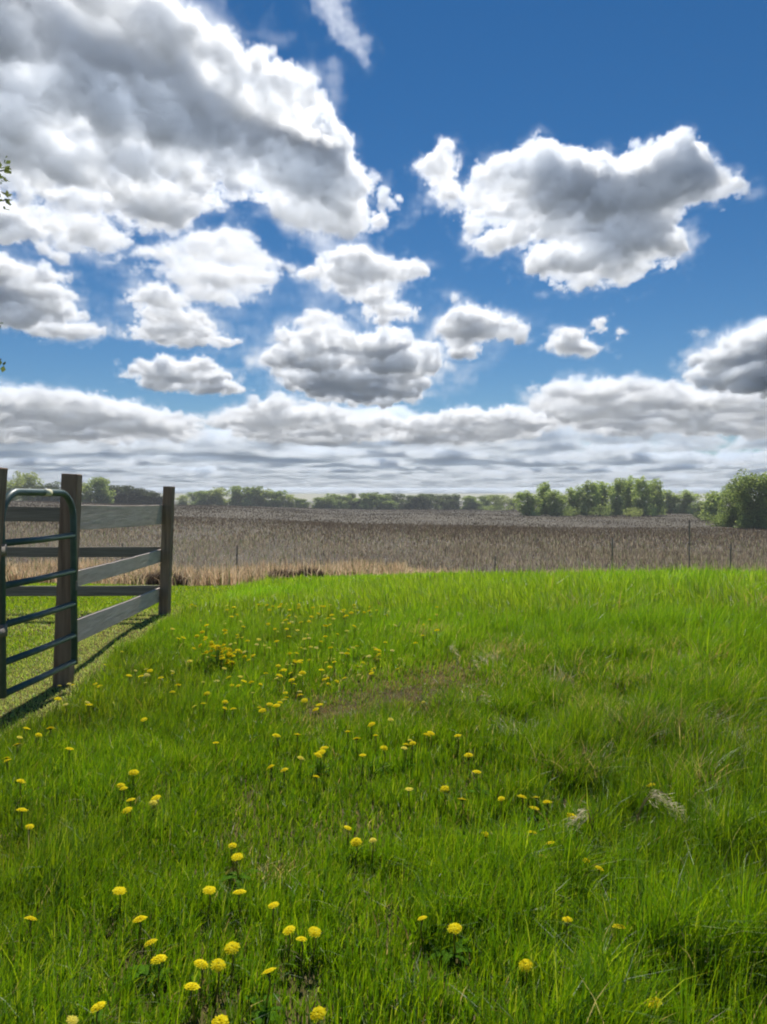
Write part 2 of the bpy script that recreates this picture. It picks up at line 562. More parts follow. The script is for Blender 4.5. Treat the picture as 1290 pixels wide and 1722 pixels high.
def _smooth_interp(yq):
    """monotone-ish smooth interpolation of every column at distances yq -> (7, n)"""
    out = []
    s = np.log(YK + 6)
    q = np.log(np.clip(yq, 0, 3000) + 6)
    for k in range(7):
        z = ZK[k]
        d = np.gradient(z, s)
        i = np.clip(np.searchsorted(s, q, side='right') - 1, 0, len(s) - 2)
        h = s[i + 1] - s[i]
        t = (q - s[i]) / h
        out.append(z[i] * (2 * t ** 3 - 3 * t ** 2 + 1) + z[i + 1] * (-2 * t ** 3 + 3 * t ** 2)
                   + h * d[i] * (t ** 3 - 2 * t ** 2 + t) + h * d[i + 1] * (t ** 3 - t ** 2))
    return np.array(out)


def ground(x, y):
    x = np.asarray(x, float)
    y = np.asarray(y, float)
    sh = x.shape
    x, y = x.ravel(), y.ravel()
    cols = _smooth_interp(np.maximum(y, 0))
    u = np.clip(x / np.maximum(y, 4.0), -0.62, 0.62)
    i = np.clip(np.searchsorted(UK, u, side='right') - 1, 0, 5)
    t = (u - UK[i]) / (UK[i + 1] - UK[i])
    t = t * t * (3 - 2 * t)
    r = np.arange(len(u))
    z = cols[i, r] * (1 - t) + cols[i + 1, r] * t
    p = np.stack([x, y], -1)
    z = z + (fbm(p / 1.7, 301, 2) - .5) * 0.07 * sstep(3, 6, np.abs(y) + 2) * (1 - sstep(60, 120, y))
    z = z + (fbm(p / 60, 305, 3) - .5) * 1.2 * sstep(50, 160, y) * 0.35
    return z.reshape(sh)


def gz(x, y):
    return float(ground(np.array([x]), np.array([y]))[0])


def ray(u, v):
    return (Vector((0, math.cos(PITCH), -math.sin(PITCH))) + Vector((1, 0, 0)) * ((u - 645) / F)
            + Vector((0, math.sin(PITCH), math.cos(PITCH))) * ((861 - v) / F))


def at(u, v, Y):
    d = ray(u, v)
    return Vector((0, 0, CAM_Z)) + d * (Y / d.y)


def on_ground(u, v, lift=0.0):
    """where the sight line meets the ground (raised by lift)"""
    d = ray(u, v)
    t0, t1 = 0.5, 0.5
    p = None
    for k in range(4000):
        t1 = t0 * 1.035
        p = Vector((0, 0, CAM_Z)) + d * t1
        if p.z <= gz(p.x, p.y) + lift: break
        t0 = t1
        if t1 > 500: break
    for k in range(12):
        tm = .5 * (t0 + t1)
        p = Vector((0, 0, CAM_Z)) + d * tm
        if p.z <= gz(p.x, p.y) + lift: t1 = tm
        else: t0 = tm
    return p


def edge_y(x):
    """distance at which the meadow ends and the crop field begins"""
    x = np.asarray(x, float)
    return 24.6 + 6.0 * sstep(-2.5, 4.0, x) + (fbm(np.stack([x / 6, x * 0 + 3.3], -1), 311, 3) - .5) * 2.0


def terrain(name, f0, f1, nrow, mat, kind_label, ease=1.0):
    xs = np.concatenate([np.linspace(-1, 1, 241)])
    V, Q = [], []
    w = []
    for r in range(nrow + 1):
        t = (r / nrow) ** ease
        half = None
        y0 = f0
        X = None
        w.append(t)
    rows = []
    for t in w:
        yb = f0(t) if callable(f0) else f0
        rows.append(yb)
    grid = []
    for r, yb in enumerate(rows):
        half = 30 + max(0, yb) * 1.6
        x = np.sign(xs) * np.abs(xs) ** 1.6 * half
        y = f1(x, yb)
        grid.append(np.stack([x, y, ground(x, y)], -1))
    G = np.array(grid)
    nr, nc = G.shape[:2]
    I = np.arange(nr * nc).reshape(nr, nc)
    Q = np.stack([I[:-1, :-1], I[:-1, 1:], I[1:, 1:], I[1:, :-1]], -1).reshape(-1, 4)
    o = link(name, mesh_np(name, G.reshape(-1, 3), Q, smooth=True), mat)
    tag(o, kind='structure')
    return o


_E = lambda x: edge_y(np.clip(x, -60, 60))
terrain('meadow_ground', lambda t: -30 + 60 * t, lambda x, yb: -30 + (yb + 30) / 60 * (_E(x) + 30), 420, M_MEADOW, 'meadow')
terrain('field_ground', lambda t: 30 * (70 ** t), lambda x, yb: _E(x) + (yb - 30), 190, M_FIELD, 'field')


# photo readings of the nearest dandelions, each with the words that single it out
NEAR = [
    (165, 1693, 'bright dandelion in the bottom left corner of the grass'), (122, 1716, 'dandelion cut by the bottom edge left of the bright corner one'),
    (323, 1659, 'largest bright dandelion below the close pair at bottom left'), (338, 1621, 'tilted side-on dandelion touching the left of a rounder one'),
    (367, 1623, 'round dandelion of the close pair at bottom left'), (390, 1594, 'dandelion standing just above the close pair at bottom left'),
    (267, 1613, 'lower dandelion of the diagonal three at left'), (253, 1586, 'middle dandelion of the diagonal three at left'),
    (235, 1546, 'upper half-open dandelion of the diagonal three at left'), (201, 1498, 'lone dandelion above the diagonal three at left'),
    (352, 1497, 'left of two level dandelions in the left foreground'), (403, 1500, 'right of two level dandelions in the left foreground'),
    (399, 1441, 'lower one of two stacked dandelions above the level pair'), (391, 1422, 'pale upper one of two stacked dandelions above the level pair'),
    (486, 1564, 'left bright dandelion of the trio at bottom centre-left'), (529, 1567, 'right bright dandelion of the trio at bottom centre-left'),
    (507, 1579, 'smallest dandelion between the two bright ones of the trio'), (535, 1705, 'dandelion at the bottom edge left of the centre'),
    (370, 1720, 'dandelion half cut by the bottom edge under the largest one'), (710, 1544, 'small round dandelion in the lower middle of the grass'),
    (765, 1561, 'flat dandelion right of the small round one in the lower middle'), (884, 1623, 'single bright dandelion in the lower right middle'),
    (1099, 1686, 'bright dandelion near the bottom right corner'), (1041, 1559, 'flat orange-yellow dandelion in the lower right'),
    (954, 1546, 'tilted small dandelion left of the flat orange-yellow one'), (599, 1416, 'wide flat dandelion in the middle of the foreground'),
    (627, 1413, 'tiny pale dandelion touching the wide flat one'), (816, 1403, 'small pale dandelion left of the two stacked bright ones at right'),
    (895, 1400, 'upper bright dandelion of the stacked group at right'), (925, 1418, 'widest bright dandelion of the stacked group at right'),
    (912, 1440, 'lowest small dandelion of the stacked group at right'), (985, 1447, 'left one of two ragged dandelions by the dry stems'),
    (1008, 1460, 'right one of two ragged dandelions by the dry stems'), (962, 1373, 'side-on dandelion beside the pale upright seed head'),
    (1095, 1320, 'dandelion just above the largest arching seed head'), (878, 1340, 'wide flat dandelion at the left of the flat row'),
    (902, 1341, 'second dandelion of the flat row by the brown dead grass'), (920, 1349, 'rightmost dandelion of the flat row'), (899, 1359, 'dandelion hanging below the flat row'),
    (843, 1343, 'small pale dandelion left of the flat row'), (777, 1344, 'broad ragged dandelion left of the pale one by the flat row')]
CLEAR = np.array([on_ground(u, v, .12)[:2] for (u, v, _) in NEAR])


# ------------------------------------------------------------------ grass
def ribbons(P, h, w, az, lean, side, segs, col, curl=2.0):
    """blades: P (n,3) foot points; returns vertices, quads, colours"""
    n = len(P)
    dirv = np.stack([np.cos(az), np.sin(az), np.zeros(n)], -1)
    sv = np.stack([np.cos(side), np.sin(side), np.zeros(n)], -1)
    V = np.empty((n, (segs + 1) * 2, 3), np.float32)
    for k in range(segs + 1):
        t = k / segs
        c = P + dirv * (lean * h * t ** curl)[:, None] + np.array([0, 0, 1.]) * (h * (t - 0.45 * np.clip(lean, 0, 1.2) * t ** 2.4))[:, None]
        ww = w * (1 - t ** 1.6) + w * 0.06
        V[:, 2 * k] = c - sv * (ww / 2)[:, None]
        V[:, 2 * k + 1] = c + sv * (ww / 2)[:, None]
    b = (np.arange(n) * (segs + 1) * 2)[:, None]
    Q = np.concatenate([np.stack([b[:, 0] + 2 * k, b[:, 0] + 2 * k + 1, b[:, 0] + 2 * k + 3, b[:, 0] + 2 * k + 2], -1)[:, None] for k in range(segs)], 1)
    colv = np.repeat(col[:, None], (segs + 1) * 2, 1)
    return V.reshape(-1, 3), Q.reshape(-1, 4), colv.reshape(-1, 3)


def scatter(y0, y1, n, marg=1.2, side=0.35):
    k = 0.5 * marg
    # even over the wedge the lens looks at, plus a margin on both sides
    y = np.sqrt(RNG.random(n) * (y1 ** 2 - y0 ** 2) + y0 ** 2)
    x = (RNG.random(n) * 2 - 1) * (k * y + side)
    return x, y


FENCE_X = lambda y: -2.38 - 0.055 * (y - 6.2)


def patches(x, y, items):
    """sum of soft ellipses (cx, cy, rx, ry)"""
    s = np.zeros_like(x)
    for cx, cyy, rx, ry in items: s = np.maximum(s, np.exp(-(((x - cx) / rx) ** 2 + ((y - cyy) / ry) ** 2) * 1.2))
    return s


BARE = [(0.12, 5.75, .46, .75), (-0.28, 5.3, .36, .42), (0.48, 6.35, .42, .5)]
DRY = [(1.42, 5.15, .22, .28), (0.72, 5.75, .10, .12), (1.05, 4.05, .18, .12), (1.55, 3.75, .16, .12), (-.45, 3.0, .14, .10),
       (1.1, 7.2, .35, .4), (0.5, 8.2, .3, .3), (4.6, 9.3, .5, .5), (2.4, 7.2, .3, .3)]
GREEN = np.array([[0.086, 0.196, 0.004], [0.128, 0.240, 0.005], [0.205, 0.320, 0.008], [0.066, 0.162, 0.010], [0.300, 0.395, 0.045]])
TAN = np.array([[0.34, 0.28, 0.17], [0.26, 0.20, 0.12], [0.42, 0.38, 0.27], [0.20, 0.15, 0.10]])


def pick(pal, w, n):
    w = np.asarray(w, float)
    return pal[RNG.choice(len(pal), n, p=w / w.sum())] * RNG.uniform(0.8, 1.25, (n, 1))


def meadow_blades(y0, y1, n, segs, wmul, keep_mown=False):
    x, y = scatter(y0, y1, n, side=1.7)
    p = np.stack([x, y], -1)
    big = fbm(p / 2.6, 401, 3)
    med = fbm(p / 0.55, 411, 3)
    tus = fbm(p / 0.22, 421, 2)
    bare = patches(x, y, BARE)
    right = sstep(-0.5, 2.2, x / np.maximum(y, 1) * 5)
    keep = (x > FENCE_X(y) + (fbm(np.stack([y * 1.3, y * 0], -1), 431, 2) - .35) * .55) & (y < edge_y(x) - 0.3)
    keep &= RNG.random(n) > bare * 0.42
    keep &= RNG.random(n) < 0.35 + 1.1 * tus
    x, y, p, big, med, tus, bare, right = (a[keep] for a in (x, y, p, big, med, tus, bare, right))
    n = len(x)
    h = (0.075 + 0.11 * med + (0.13 + .22 * right) * np.clip(tus - .35, 0, 1)) * (0.75 + .8 * big) * (0.82 + 0.5 * right)
    h *= RNG.uniform(0.55, 1.25, n) * (1 - .66 * bare) * (1 + .35 * (RNG.random(n) < .06))
    h *= 0.9 + 0.25 * sstep(6, 14, y) - .18 * right * sstep(9, 15, y)
    w = RNG.uniform(0.0028, 0.0062, n) * wmul
    if y0 < 6:                                            # the grass parts a little round each open flower
        for cx, cyy in CLEAR:
            hit = (np.abs(x - cx) < .035) & (y < cyy + .01) & (y > cyy - .16)
            h[hit] *= .5
    dry = patches(x, y, DRY)
    col = pick(GREEN, [.34, .30, .16, .16, .04], n)
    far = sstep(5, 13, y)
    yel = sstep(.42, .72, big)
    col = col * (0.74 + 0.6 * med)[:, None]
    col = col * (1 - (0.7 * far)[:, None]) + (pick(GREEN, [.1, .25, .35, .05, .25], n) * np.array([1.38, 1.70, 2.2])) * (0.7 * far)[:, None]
    col[:, 0] *= 1 + .18 * yel
    isdry = RNG.random(n) < np.clip(0.018 + 0.42 * dry + .6 * bare + .2 * right * sstep(.5, .68, fbm(p / .9, 425, 3)), 0, 1)
    col[isdry] = pick(TAN, [.35, .2, .35, .1], int(isdry.sum())) * np.where(bare[isdry] > .3, .6, 1.15)[:, None]
    az = RNG.random(n) * 2 * np.pi
    lean = np.abs(RNG.normal(0.25, .32, n)) + .25 * isdry
    waz = np.where(RNG.random(n) < .4, 0.5 + (big - .5) * 6, az)
    side = RNG.normal(0, .8, n)
    P = np.stack([x, y, ground(x, y) - 0.01], -1)
    return ribbons(P, h, w, waz, np.clip(lean, 0, 1.2), side, segs, col)


def join(name, parts, mat, kind='stuff', label=None, cat=None):
    off, VV, QQ, CC = 0, [], [], []
    for V, Q, c in parts:
        VV.append(V)
        QQ.append(Q + off)
        CC.append(c)
        off += len(V)
    o = link(name, mesh_np(name, np.concatenate(VV), np.concatenate(QQ), np.concatenate(CC)), mat)
    tag(o, label, cat, kind=kind)
    return o


join('meadow_grass', [meadow_blades(1.0, 3.2, 130000, 4, 1.0), meadow_blades(3.2, 5.5, 170000, 4, 1.1),
                      meadow_blades(5.5, 9, 165000, 3, 1.5), meadow_blades(9, 15, 135000, 2, 2.6), meadow_blades(15, 31, 150000, 2, 5.0)],
     M_GRASS, label='long green meadow grass around the dandelions', cat='grass')


def mown_blades(y0, y1, n, wmul):
    x, y = scatter(y0, y1, n, 1.2)
    e = FENCE_X(y) + (fbm(np.stack([y * 1.3, y * 0], -1), 431, 2) - .35) * .55
    keep = (x <= e + .1) & (y < 29)
    x, y, e = x[keep], y[keep], e[keep]
    n = len(x)
    p = np.stack([x, y], -1)
    m = fbm(p / .8, 441, 3)
    strip = np.exp(-((x - e + .30) / .6) ** 2) * (1 - sstep(9.5, 11, y))
    band = np.exp(-((y - 9.2) / .8) ** 2)
    pale = np.clip(np.maximum(strip, band * .7) + .25 * (m - .5), 0, 1)
    h = RNG.uniform(.02, .065, n) * (1 - .35 * pale) + .05 * sstep(10, 14, y) * RNG.random(n)
    col = pick(GREEN, [.15, .3, .35, .05, .15], n) * 1.0
    col2 = pick(np.array([[.27, .37, .15], [.34, .39, .20], [.17, .29, .08], [.42, .43, .27]]), [.4, .3, .2, .1], n)
    col = np.where((RNG.random(n) < pale)[:, None], col2, col)
    col = col * 1.3
    P = np.stack([x, y, ground(x, y) - .005], -1)
    return ribbons(P, h, RNG.uniform(.004, .008, n) * wmul, RNG.random(n) * 6.28, np.abs(RNG.normal(.5, .4, n)).clip(0, 1.2), RNG.normal(0, .9, n), 2, col)


join('mown_grass', [mown_blades(4, 8, 150000, 1.0), mown_blades(8, 14, 160000, 1.5), mown_blades(14, 30, 140000, 3.2)], M_GRASS,
     label='short mown grass with pale clippings under and behind the fence', cat='grass')


def tan_band():
    n = 110000
    x, y = scatter(23, 36, n, 1.2)
    p = np.stack([x, y], -1)
    e = edge_y(x)
    u = x / y
    amt = sstep(-.9, .2, y - e) * (1 - sstep(32, 35.5, y)) * (0.06 + 1.1 * sstep(.42, .60, fbm(p / 2.4, 451, 3)))
    amt *= np.where(u < 0.03, 1.0, .45)
    keep = RNG.random(n) < amt
    x, y = x[keep], y[keep]
    n = len(x)
    m = fbm(np.stack([x, y], -1) / 2.2, 461, 3)
    h = (.25 + .75 * m) * RNG.uniform(.6, 1.2, n) * np.where(x / y < .03, 1.0, .7)
    col = pick(np.array([[.66, .50, .34], [.56, .41, .28], [.72, .60, .44], [.20, .22, .08], [.22, .15, .11]]), [.34, .25, .16, .15, .1], n)
    P = np.stack([x, y, ground(x, y) - .02], -1)
    return ribbons(P, h, RNG.uniform(.02, .045, n), RNG.random(n) * 6.28, np.abs(RNG.normal(.4, .4, n)).clip(0, 1.2), RNG.normal(0, .7, n), 2, col)


join('dry_grass', [tan_band()], M_DRY, label='dry tan grass along the wire fence at the field edge', cat='grass')


def stubble(y0, y1, n, hm, wm, tone=1.0):
    x, y = scatter(y0, y1, n, 1.16)
    keep = (y > np.maximum(edge_y(x) + 1.0, 30.5 + 1.5 * (fbm(np.stack([x, y], -1) / 2., 479, 2) - .5)))
    # rows of last year's crop run obliquely across the field
    x, y = x[keep], y[keep]
    n = len(x)
    p = np.stack([x, y], -1)
    a = fbm(p / np.array([9., 22.]), 471, 4)
    near = 1 - sstep(45, 120, y)
    keep = RNG.random(n) < .12 + 1.1 * a
    x, y, a, near = x[keep], y[keep], a[keep], near[keep]
    n = len(x)
    h = RNG.uniform(.25, .75, n) * hm * (.7 + .6 * a)
    pal = np.array([[.46, .36, .24], [.32, .245, .18], [.22, .165, .13], [.54, .45, .31], [.24, .25, .11]])
    c1 = pick(pal, [.24, .23, .15, .14, .24], n) * 1.3
    c2 = pick(pal * .5 * np.array([1.1, 1.02, .86]), [.12, .38, .44, .04, .02], n)
    left = sstep(.0, .25, -x / y)
    mix = np.clip(near * (.75 + .25 * left), 0, 1)
    col = np.where((RNG.random(n) < mix)[:, None], c1, c2) * tone
    P = np.stack([x, y, ground(x, y) - .03], -1)
    return ribbons(P, h, RNG.uniform(.02, .05, n) * wm, RNG.random(n) * 6.28, np.abs(RNG.normal(.25, .35, n)).clip(0, 1.1), RNG.normal(0, .7, n), 2, col)


join('crop_stubble', [stubble(31, 60, 60000, .72, 1.0), stubble(60, 120, 80000, .7, 1.8), stubble(120, 300, 90000, .4, 4.0, .6), stubble(300, 430, 40000, .4, 7, .6)], M_STUBBLE,
     label='brown dry crop stalks standing over the whole field', cat='crop stubble')


# ------------------------------------------------------------------ trees
SPRING = np.array([[.36, .43, .16], [.41, .48, .19], [.29, .37, .13], [.45, .49, .24]])
DARK = np.array([[.13, .18, .09], [.16, .21, .10], [.11, .15, .075], [.19, .24, .115]])
MIDG = np.array([[.29, .39, .14], [.34, .45, .16], [.24, .32, .12], [.39, .47, .20]])


def tree_meshes(seed, H, spread, low, n_leaf, leaf, pal, loose=1.0, trunks=1, gap=.36, skirt=0.0, tall=1.15):
    """tapered trunk(s) with limbs, crown of many leaf clusters; all in metres at height H"""
    r = np.random.default_rng(seed)
    mb = MB()
    clumps = []
    for t in range(trunks):
        bx, by = (r.normal(0, .25, 2) * H * .2 if trunks > 1 else (0, 0))
        lean = r.normal(0, .05, 2)
        hh = H * r.uniform(.78, .95)
        pts = [(bx + lean[0] * hh * k / 6 + r.normal(0, .008) * H, by + lean[1] * hh * k / 6 + r.normal(0, .008) * H, -0.3 + (hh + .3) * k / 6) for k in range(7)]
        r0 = H * .017 + .03
        mb.tube(pts, [r0 * (1 - .13 * k) for k in range(7)], 7)
        clumps.append((np.array(pts[-1]), spread * .35))
        nl = int(14 / math.sqrt(trunks)) + 2
        for k in range(nl):
            f = low + (1 - low) * (k + r.random()) / nl * .92
            a = r.random() * 6.283
            reach = spread * (0.55 + .5 * r.random()) * math.sin(math.pi * min(1, .22 + .78 * (1 - (f - low) / (1.02 - low)) ** .8)) ** .7 / (1 + .3 * (trunks - 1))
            i = min(5, int(f * 6))
            p0 = np.array(pts[i]) * (1 - (f * 6 - i)) + np.array(pts[i + 1]) * (f * 6 - i)
            p2 = p0 + np.array([math.cos(a) * reach, math.sin(a) * reach, reach * r.uniform(.15, .7)])
            p1 = (p0 + p2) / 2 + np.array([0, 0, -.06 * reach])
            mb.tube([p0, p1, p2], [r0 * .42 * (1 - .5 * f), r0 * .3 * (1 - .5 * f), r0 * .1], 5, cap=False)
            clumps.append((p2, spread * r.uniform(.26, .44)))
            clumps.append((p1 + np.array([0, 0, .05 * H]), spread * r.uniform(.30, .46)))
    tr = mb.mesh('trunk', True)
    cs = np.array([c[0] for c in clumps])
    rs = np.array([c[1] for c in clumps])
    idx = r.choice(len(cs), n_leaf, p=rs ** 2 / (rs ** 2).sum())
    d = r.normal(0, 1, (n_leaf, 3))
    d /= np.linalg.norm(d, axis=1)[:, None]
    if skirt:                                        # low growth round the foot
        ns = int(n_leaf * skirt)
        cs = np.concatenate([cs, np.stack([r.normal(0, spread * .5, 8), r.normal(0, spread * .5, 8), r.uniform(.08, .3, 8) * H], -1)])
        rs = np.concatenate([rs, np.full(8, spread * .42)])
        idx[:ns] = len(cs) - 8 + r.integers(0, 8, ns)
    P = cs[idx] + d * (rs[idx] * r.random(n_leaf) ** .45 * loose)[:, None] * np.array([1, 1, tall])
    P[:, 2] = np.maximum(P[:, 2], low * H * .5 + .1 * r.random(n_leaf))
    keep = fbm(P / (spread * .22), seed % 50 + 500, 3) > gap
    P = P[keep]
    n = len(P)
    a = r.normal(0, 1, (n, 3))
    a /= np.linalg.norm(a, axis=1)[:, None]
    b = np.cross(a, r.normal(0, 1, (n, 3)))
    b /= np.linalg.norm(b, axis=1)[:, None]
    sz = leaf * r.uniform(.6, 1.35, n)[:, None]
    V = np.stack([P - a * sz * .6, P + b * sz * .36, P + a * sz * .6, P - b * sz * .36], 1).reshape(-1, 3)
    Q = np.arange(n * 4).reshape(n, 4)
    clump_tone = r.uniform(.75, 1.25, len(cs))
    col = pal[r.choice(len(pal), n)] * (r.uniform(.85, 1.15, n) * clump_tone[idx[keep]])[:, None]
    cr = mesh_np('crown', V, Q, np.repeat(col[:, None], 4, 1).reshape(-1, 3))
    return tr, cr


def make_tree(name, meshes, loc, rz, sc, bark, label, group=None, sxy=1.0):
    e = empty(name, loc, rz)
    e.scale = (sc * sxy, sc * sxy, sc)
    tag(e, label, 'tree', group)
    link('trunk', meshes[0], bark, e)
    link('crown', meshes[1], M_LEAF, e)
    return e


TV = {
    'dark': [tree_meshes(900 + k, 10, 4.2, .05, 5200, .62, DARK, skirt=.3) for k in range(3)],
    'mid': [tree_meshes(910 + k, 10, 3.8, .06, 5200, .58, MIDG, skirt=.3) for k in range(4)],
    'pale': [tree_meshes(920 + k, 10, 3.4, .10, 3600, .52, SPRING, 1.1, gap=.38, skirt=.25) for k in range(3)],
    'slope': [tree_meshes(940 + k, 10, 4.6, .03, 5200, .62, DARK * .55, skirt=.3) for k in range(3)],
    'grove': [tree_meshes(930 + k, 10, 2.5, .08, 6500, .40, MIDG * .7 + SPRING * .5, 1.1, 1 + k % 2, gap=.41, skirt=.2, tall=1.8) for k in range(4)],
}


def put_tree(u, vtop, Y, wpx, kind, k, label, group=None, bark=None, name='tree'):
    top = at(u, vtop, Y)
    x = top.x
    g = gz(x, Y)
    h = max(1.5, top.z - g)
    ms = TV[kind][k % len(TV[kind])]
    V = np.empty(len(ms[1].vertices) * 3, np.float32)
    ms[1].vertices.foreach_get('co', V)
    V = V.reshape(-1, 3)
    wid = np.percentile(np.abs(V[:, :2]).max(1), 96) * 2
    ht = np.percentile(V[:, 2], 99.3)
    sc = h / ht
    want = wpx / F * Y
    return make_tree(name, ms, (x, Y, g - .1), (k * 2.399) % 6.283, sc, bark or M_BARK, label, group, sxy=float(np.clip(want / (wid * sc), .35, 3.0)))


for (u, v, Y, w, kd, lab) in [
        (14, 806, 300, 46, 'pale', 'pale spring tree between the edge post and the gate top, low and leafy'),
        (46, 794, 310, 40, 'pale', 'tallest pale spring tree above the top rail of the gate'),
        (76, 812, 305, 44, 'dark', 'dark green tree directly right of the tallest pale tree over the gate'),
        (101, 819, 305, 44, 'dark', 'low dark green tree just left of the gate post'),
        (146, 811, 300, 40, 'pale', 'pale yellowish tree just right of the gate post'),
        (172, 804, 300, 48, 'mid', 'round green tree standing left of the dark wooded slope'),
        (306, 833, 430, 26, 'pale', 'small faint tree just right of the corner fence post'),
        (330, 827, 425, 34, 'mid', 'small green tree at the left end of the long far tree line')]:
    put_tree(u, v, Y, w, kd, int(u), lab)
for k, (u, v, w) in enumerate([(200, 817, 40), (220, 818, 40), (240, 822, 36), (256, 828, 34), (270, 835, 26)]):
    put_tree(u, v, 330, w * 1.5, 'slope', k, 'dark tree in the wooded slope between the gate post and corner post', 'trees on the dark wooded slope')
for k, (u, v, w, kd) in enumerate([(350, 825, 36, 'mid'), (372, 820, 40, 'pale'), (395, 818, 42, 'mid'), (420, 819, 42, 'mid'), (443, 822, 40, 'pale'),
                                   (465, 826, 38, 'mid'), (488, 832, 34, 'pale'), (510, 839, 28, 'mid')]):
    put_tree(u, v, 400, w, kd, k, 'green tree in the left half of the far tree line beyond the field', 'trees of the left far tree line')
for k, (u, v, w, kd) in enumerate([(546, 836, 36, 'mid'), (566, 831, 40, 'mid'), (590, 830, 42, 'dark'), (614, 829, 42, 'mid'), (640, 832, 40, 'mid'), (664, 830, 42, 'dark'),
                                   (690, 833, 42, 'dark'), (714, 831, 42, 'dark'), (740, 831, 42, 'dark'), (764, 832, 40, 'dark'), (786, 834, 36, 'mid'),
                                   (810, 834, 38, 'mid'), (836, 832, 38, 'pale'), (860, 837, 30, 'pale'),
                                   (556, 842, 44, 'dark'), (604, 842, 50, 'dark'), (652, 842, 50, 'mid'), (704, 842, 50, 'dark'), (752, 842, 50, 'dark'), (796, 843, 44, 'mid')]):
    put_tree(u, v, 385 + 12 * (k % 3), w, kd, k, 'dark green tree in the middle of the far tree line', 'trees of the middle far tree line')
for k, (u, v, w, Y, lab) in enumerate([
        (890, 827, 44, 218, 'low leafy tree at the left end of the right-hand grove'),
        (916, 813, 30, 222, 'slim pointed tree second from the left end of the grove'),
        (938, 825, 40, 216, 'low broad tree left of the pale bare stem in the grove'),
        (962, 822, 36, 224, 'middling loose tree left of the tall middle of the grove'),
        (986, 811, 44, 220, 'tall leafy tree at the left shoulder of the grove'),
        (1012, 812, 36, 226, 'tall narrow tree in the middle of the grove'),
        (1036, 806, 34, 219, 'tall narrow tree beside the gap in the grove'),
        (1060, 804, 36, 224, 'tallest narrow tree near the right end of the grove'),
        (1082, 805, 36, 218, 'tall tree second from the right end of the grove'),
        (1101, 808, 32, 222, 'tall tree at the right end of the grove'),
        (1126, 825, 42, 262, 'low loose tree just right of the grove'),
        (1152, 826, 40, 258, 'low rounded tree between the grove and the big right tree'),
        (1178, 843, 30, 250, 'smallest tree in the gap left of the big right tree'),
        (1203, 828, 42, 170, 'half hidden tree at the left foot of the big right tree')]):
    put_tree(u, v, Y, w, 'grove', k, lab, bark=M_PALEBARK if k in (3, 6) else M_BARK)
TV['big'] = [tree_meshes(951, 8, 3.6, .03, 16000, .26, MIDG * .95, 1.0, 2, skirt=.2), tree_meshes(952, 8, 3.2, .03, 12000, .26, MIDG * 1.0, skirt=.2)]
put_tree(1266, 798, 121, 92, 'big', 0, 'biggest tree, dense and green, at the right edge of the field')
put_tree(1232, 816, 128, 60, 'big', 1, 'dense green tree leaning on the left side of the biggest tree')
put_tree(1310, 806, 132, 70, 'big', 1, 'dense green tree cut off by the right edge of the frame')


def bush(name, u, vtop, Y, wpx, pal, label, n=700, leaf=.25):
    top = at(u, vtop, Y)
    g = gz(top.x, Y)
    h, w = max(.4, top.z - g), wpx / F * Y / 2
    d = RNG.normal(0, 1, (n, 3))
    d /= np.linalg.norm(d, axis=1)[:, None]
    P = d * (RNG.random(n) ** .4)[:, None] * np.array([w, w, h * .55]) * (.75 + .5 * fbm(d * 1.5 + 9, 521, 2))[:, None]
    P[:, 2] += h * .5
    a = RNG.normal(0, 1, (n, 3))
    a /= np.linalg.norm(a, axis=1)[:, None]
    b = np.cross(a, RNG.normal(0, 1, (n, 3)))
    b /= np.linalg.norm(b, axis=1)[:, None]
    sz = leaf * RNG.uniform(.6, 1.3, n)[:, None]
    V = np.stack([P - a * sz * .6, P + b * sz * .35, P + a * sz * .6, P - b * sz * .35], 1).reshape(-1, 3)
    col = pick(pal, np.ones(len(pal)), n)
    o = link(name, mesh_np(name, V, np.arange(n * 4).reshape(n, 4), np.repeat(col[:, None], 4, 1).reshape(-1, 3)), M_LEAF, loc=(top.x, Y, g))
    tag(o, label, 'bush')
    return o


bush('bush', 1066, 853, 205, 34, SPRING * 1.1, 'pale yellow-green bush in front of the right-hand grove')
bush('bush', 1176, 860, 190, 22, DARK, 'small dark bush at the field edge left of the big right tree')
bush('bush', 955, 850, 210, 40, DARK * .5 + MIDG * .5, 'dark undergrowth bush at the foot of the grove, left part')
bush('bush', 1010, 852, 212, 50, DARK * .5 + MIDG * .5, 'dark undergrowth bush at the foot of the grove, middle part')
bush('bush', 832, 849, 330, 60, MIDG * 1.2, 'low pale green thicket where the far tree line meets the grove')


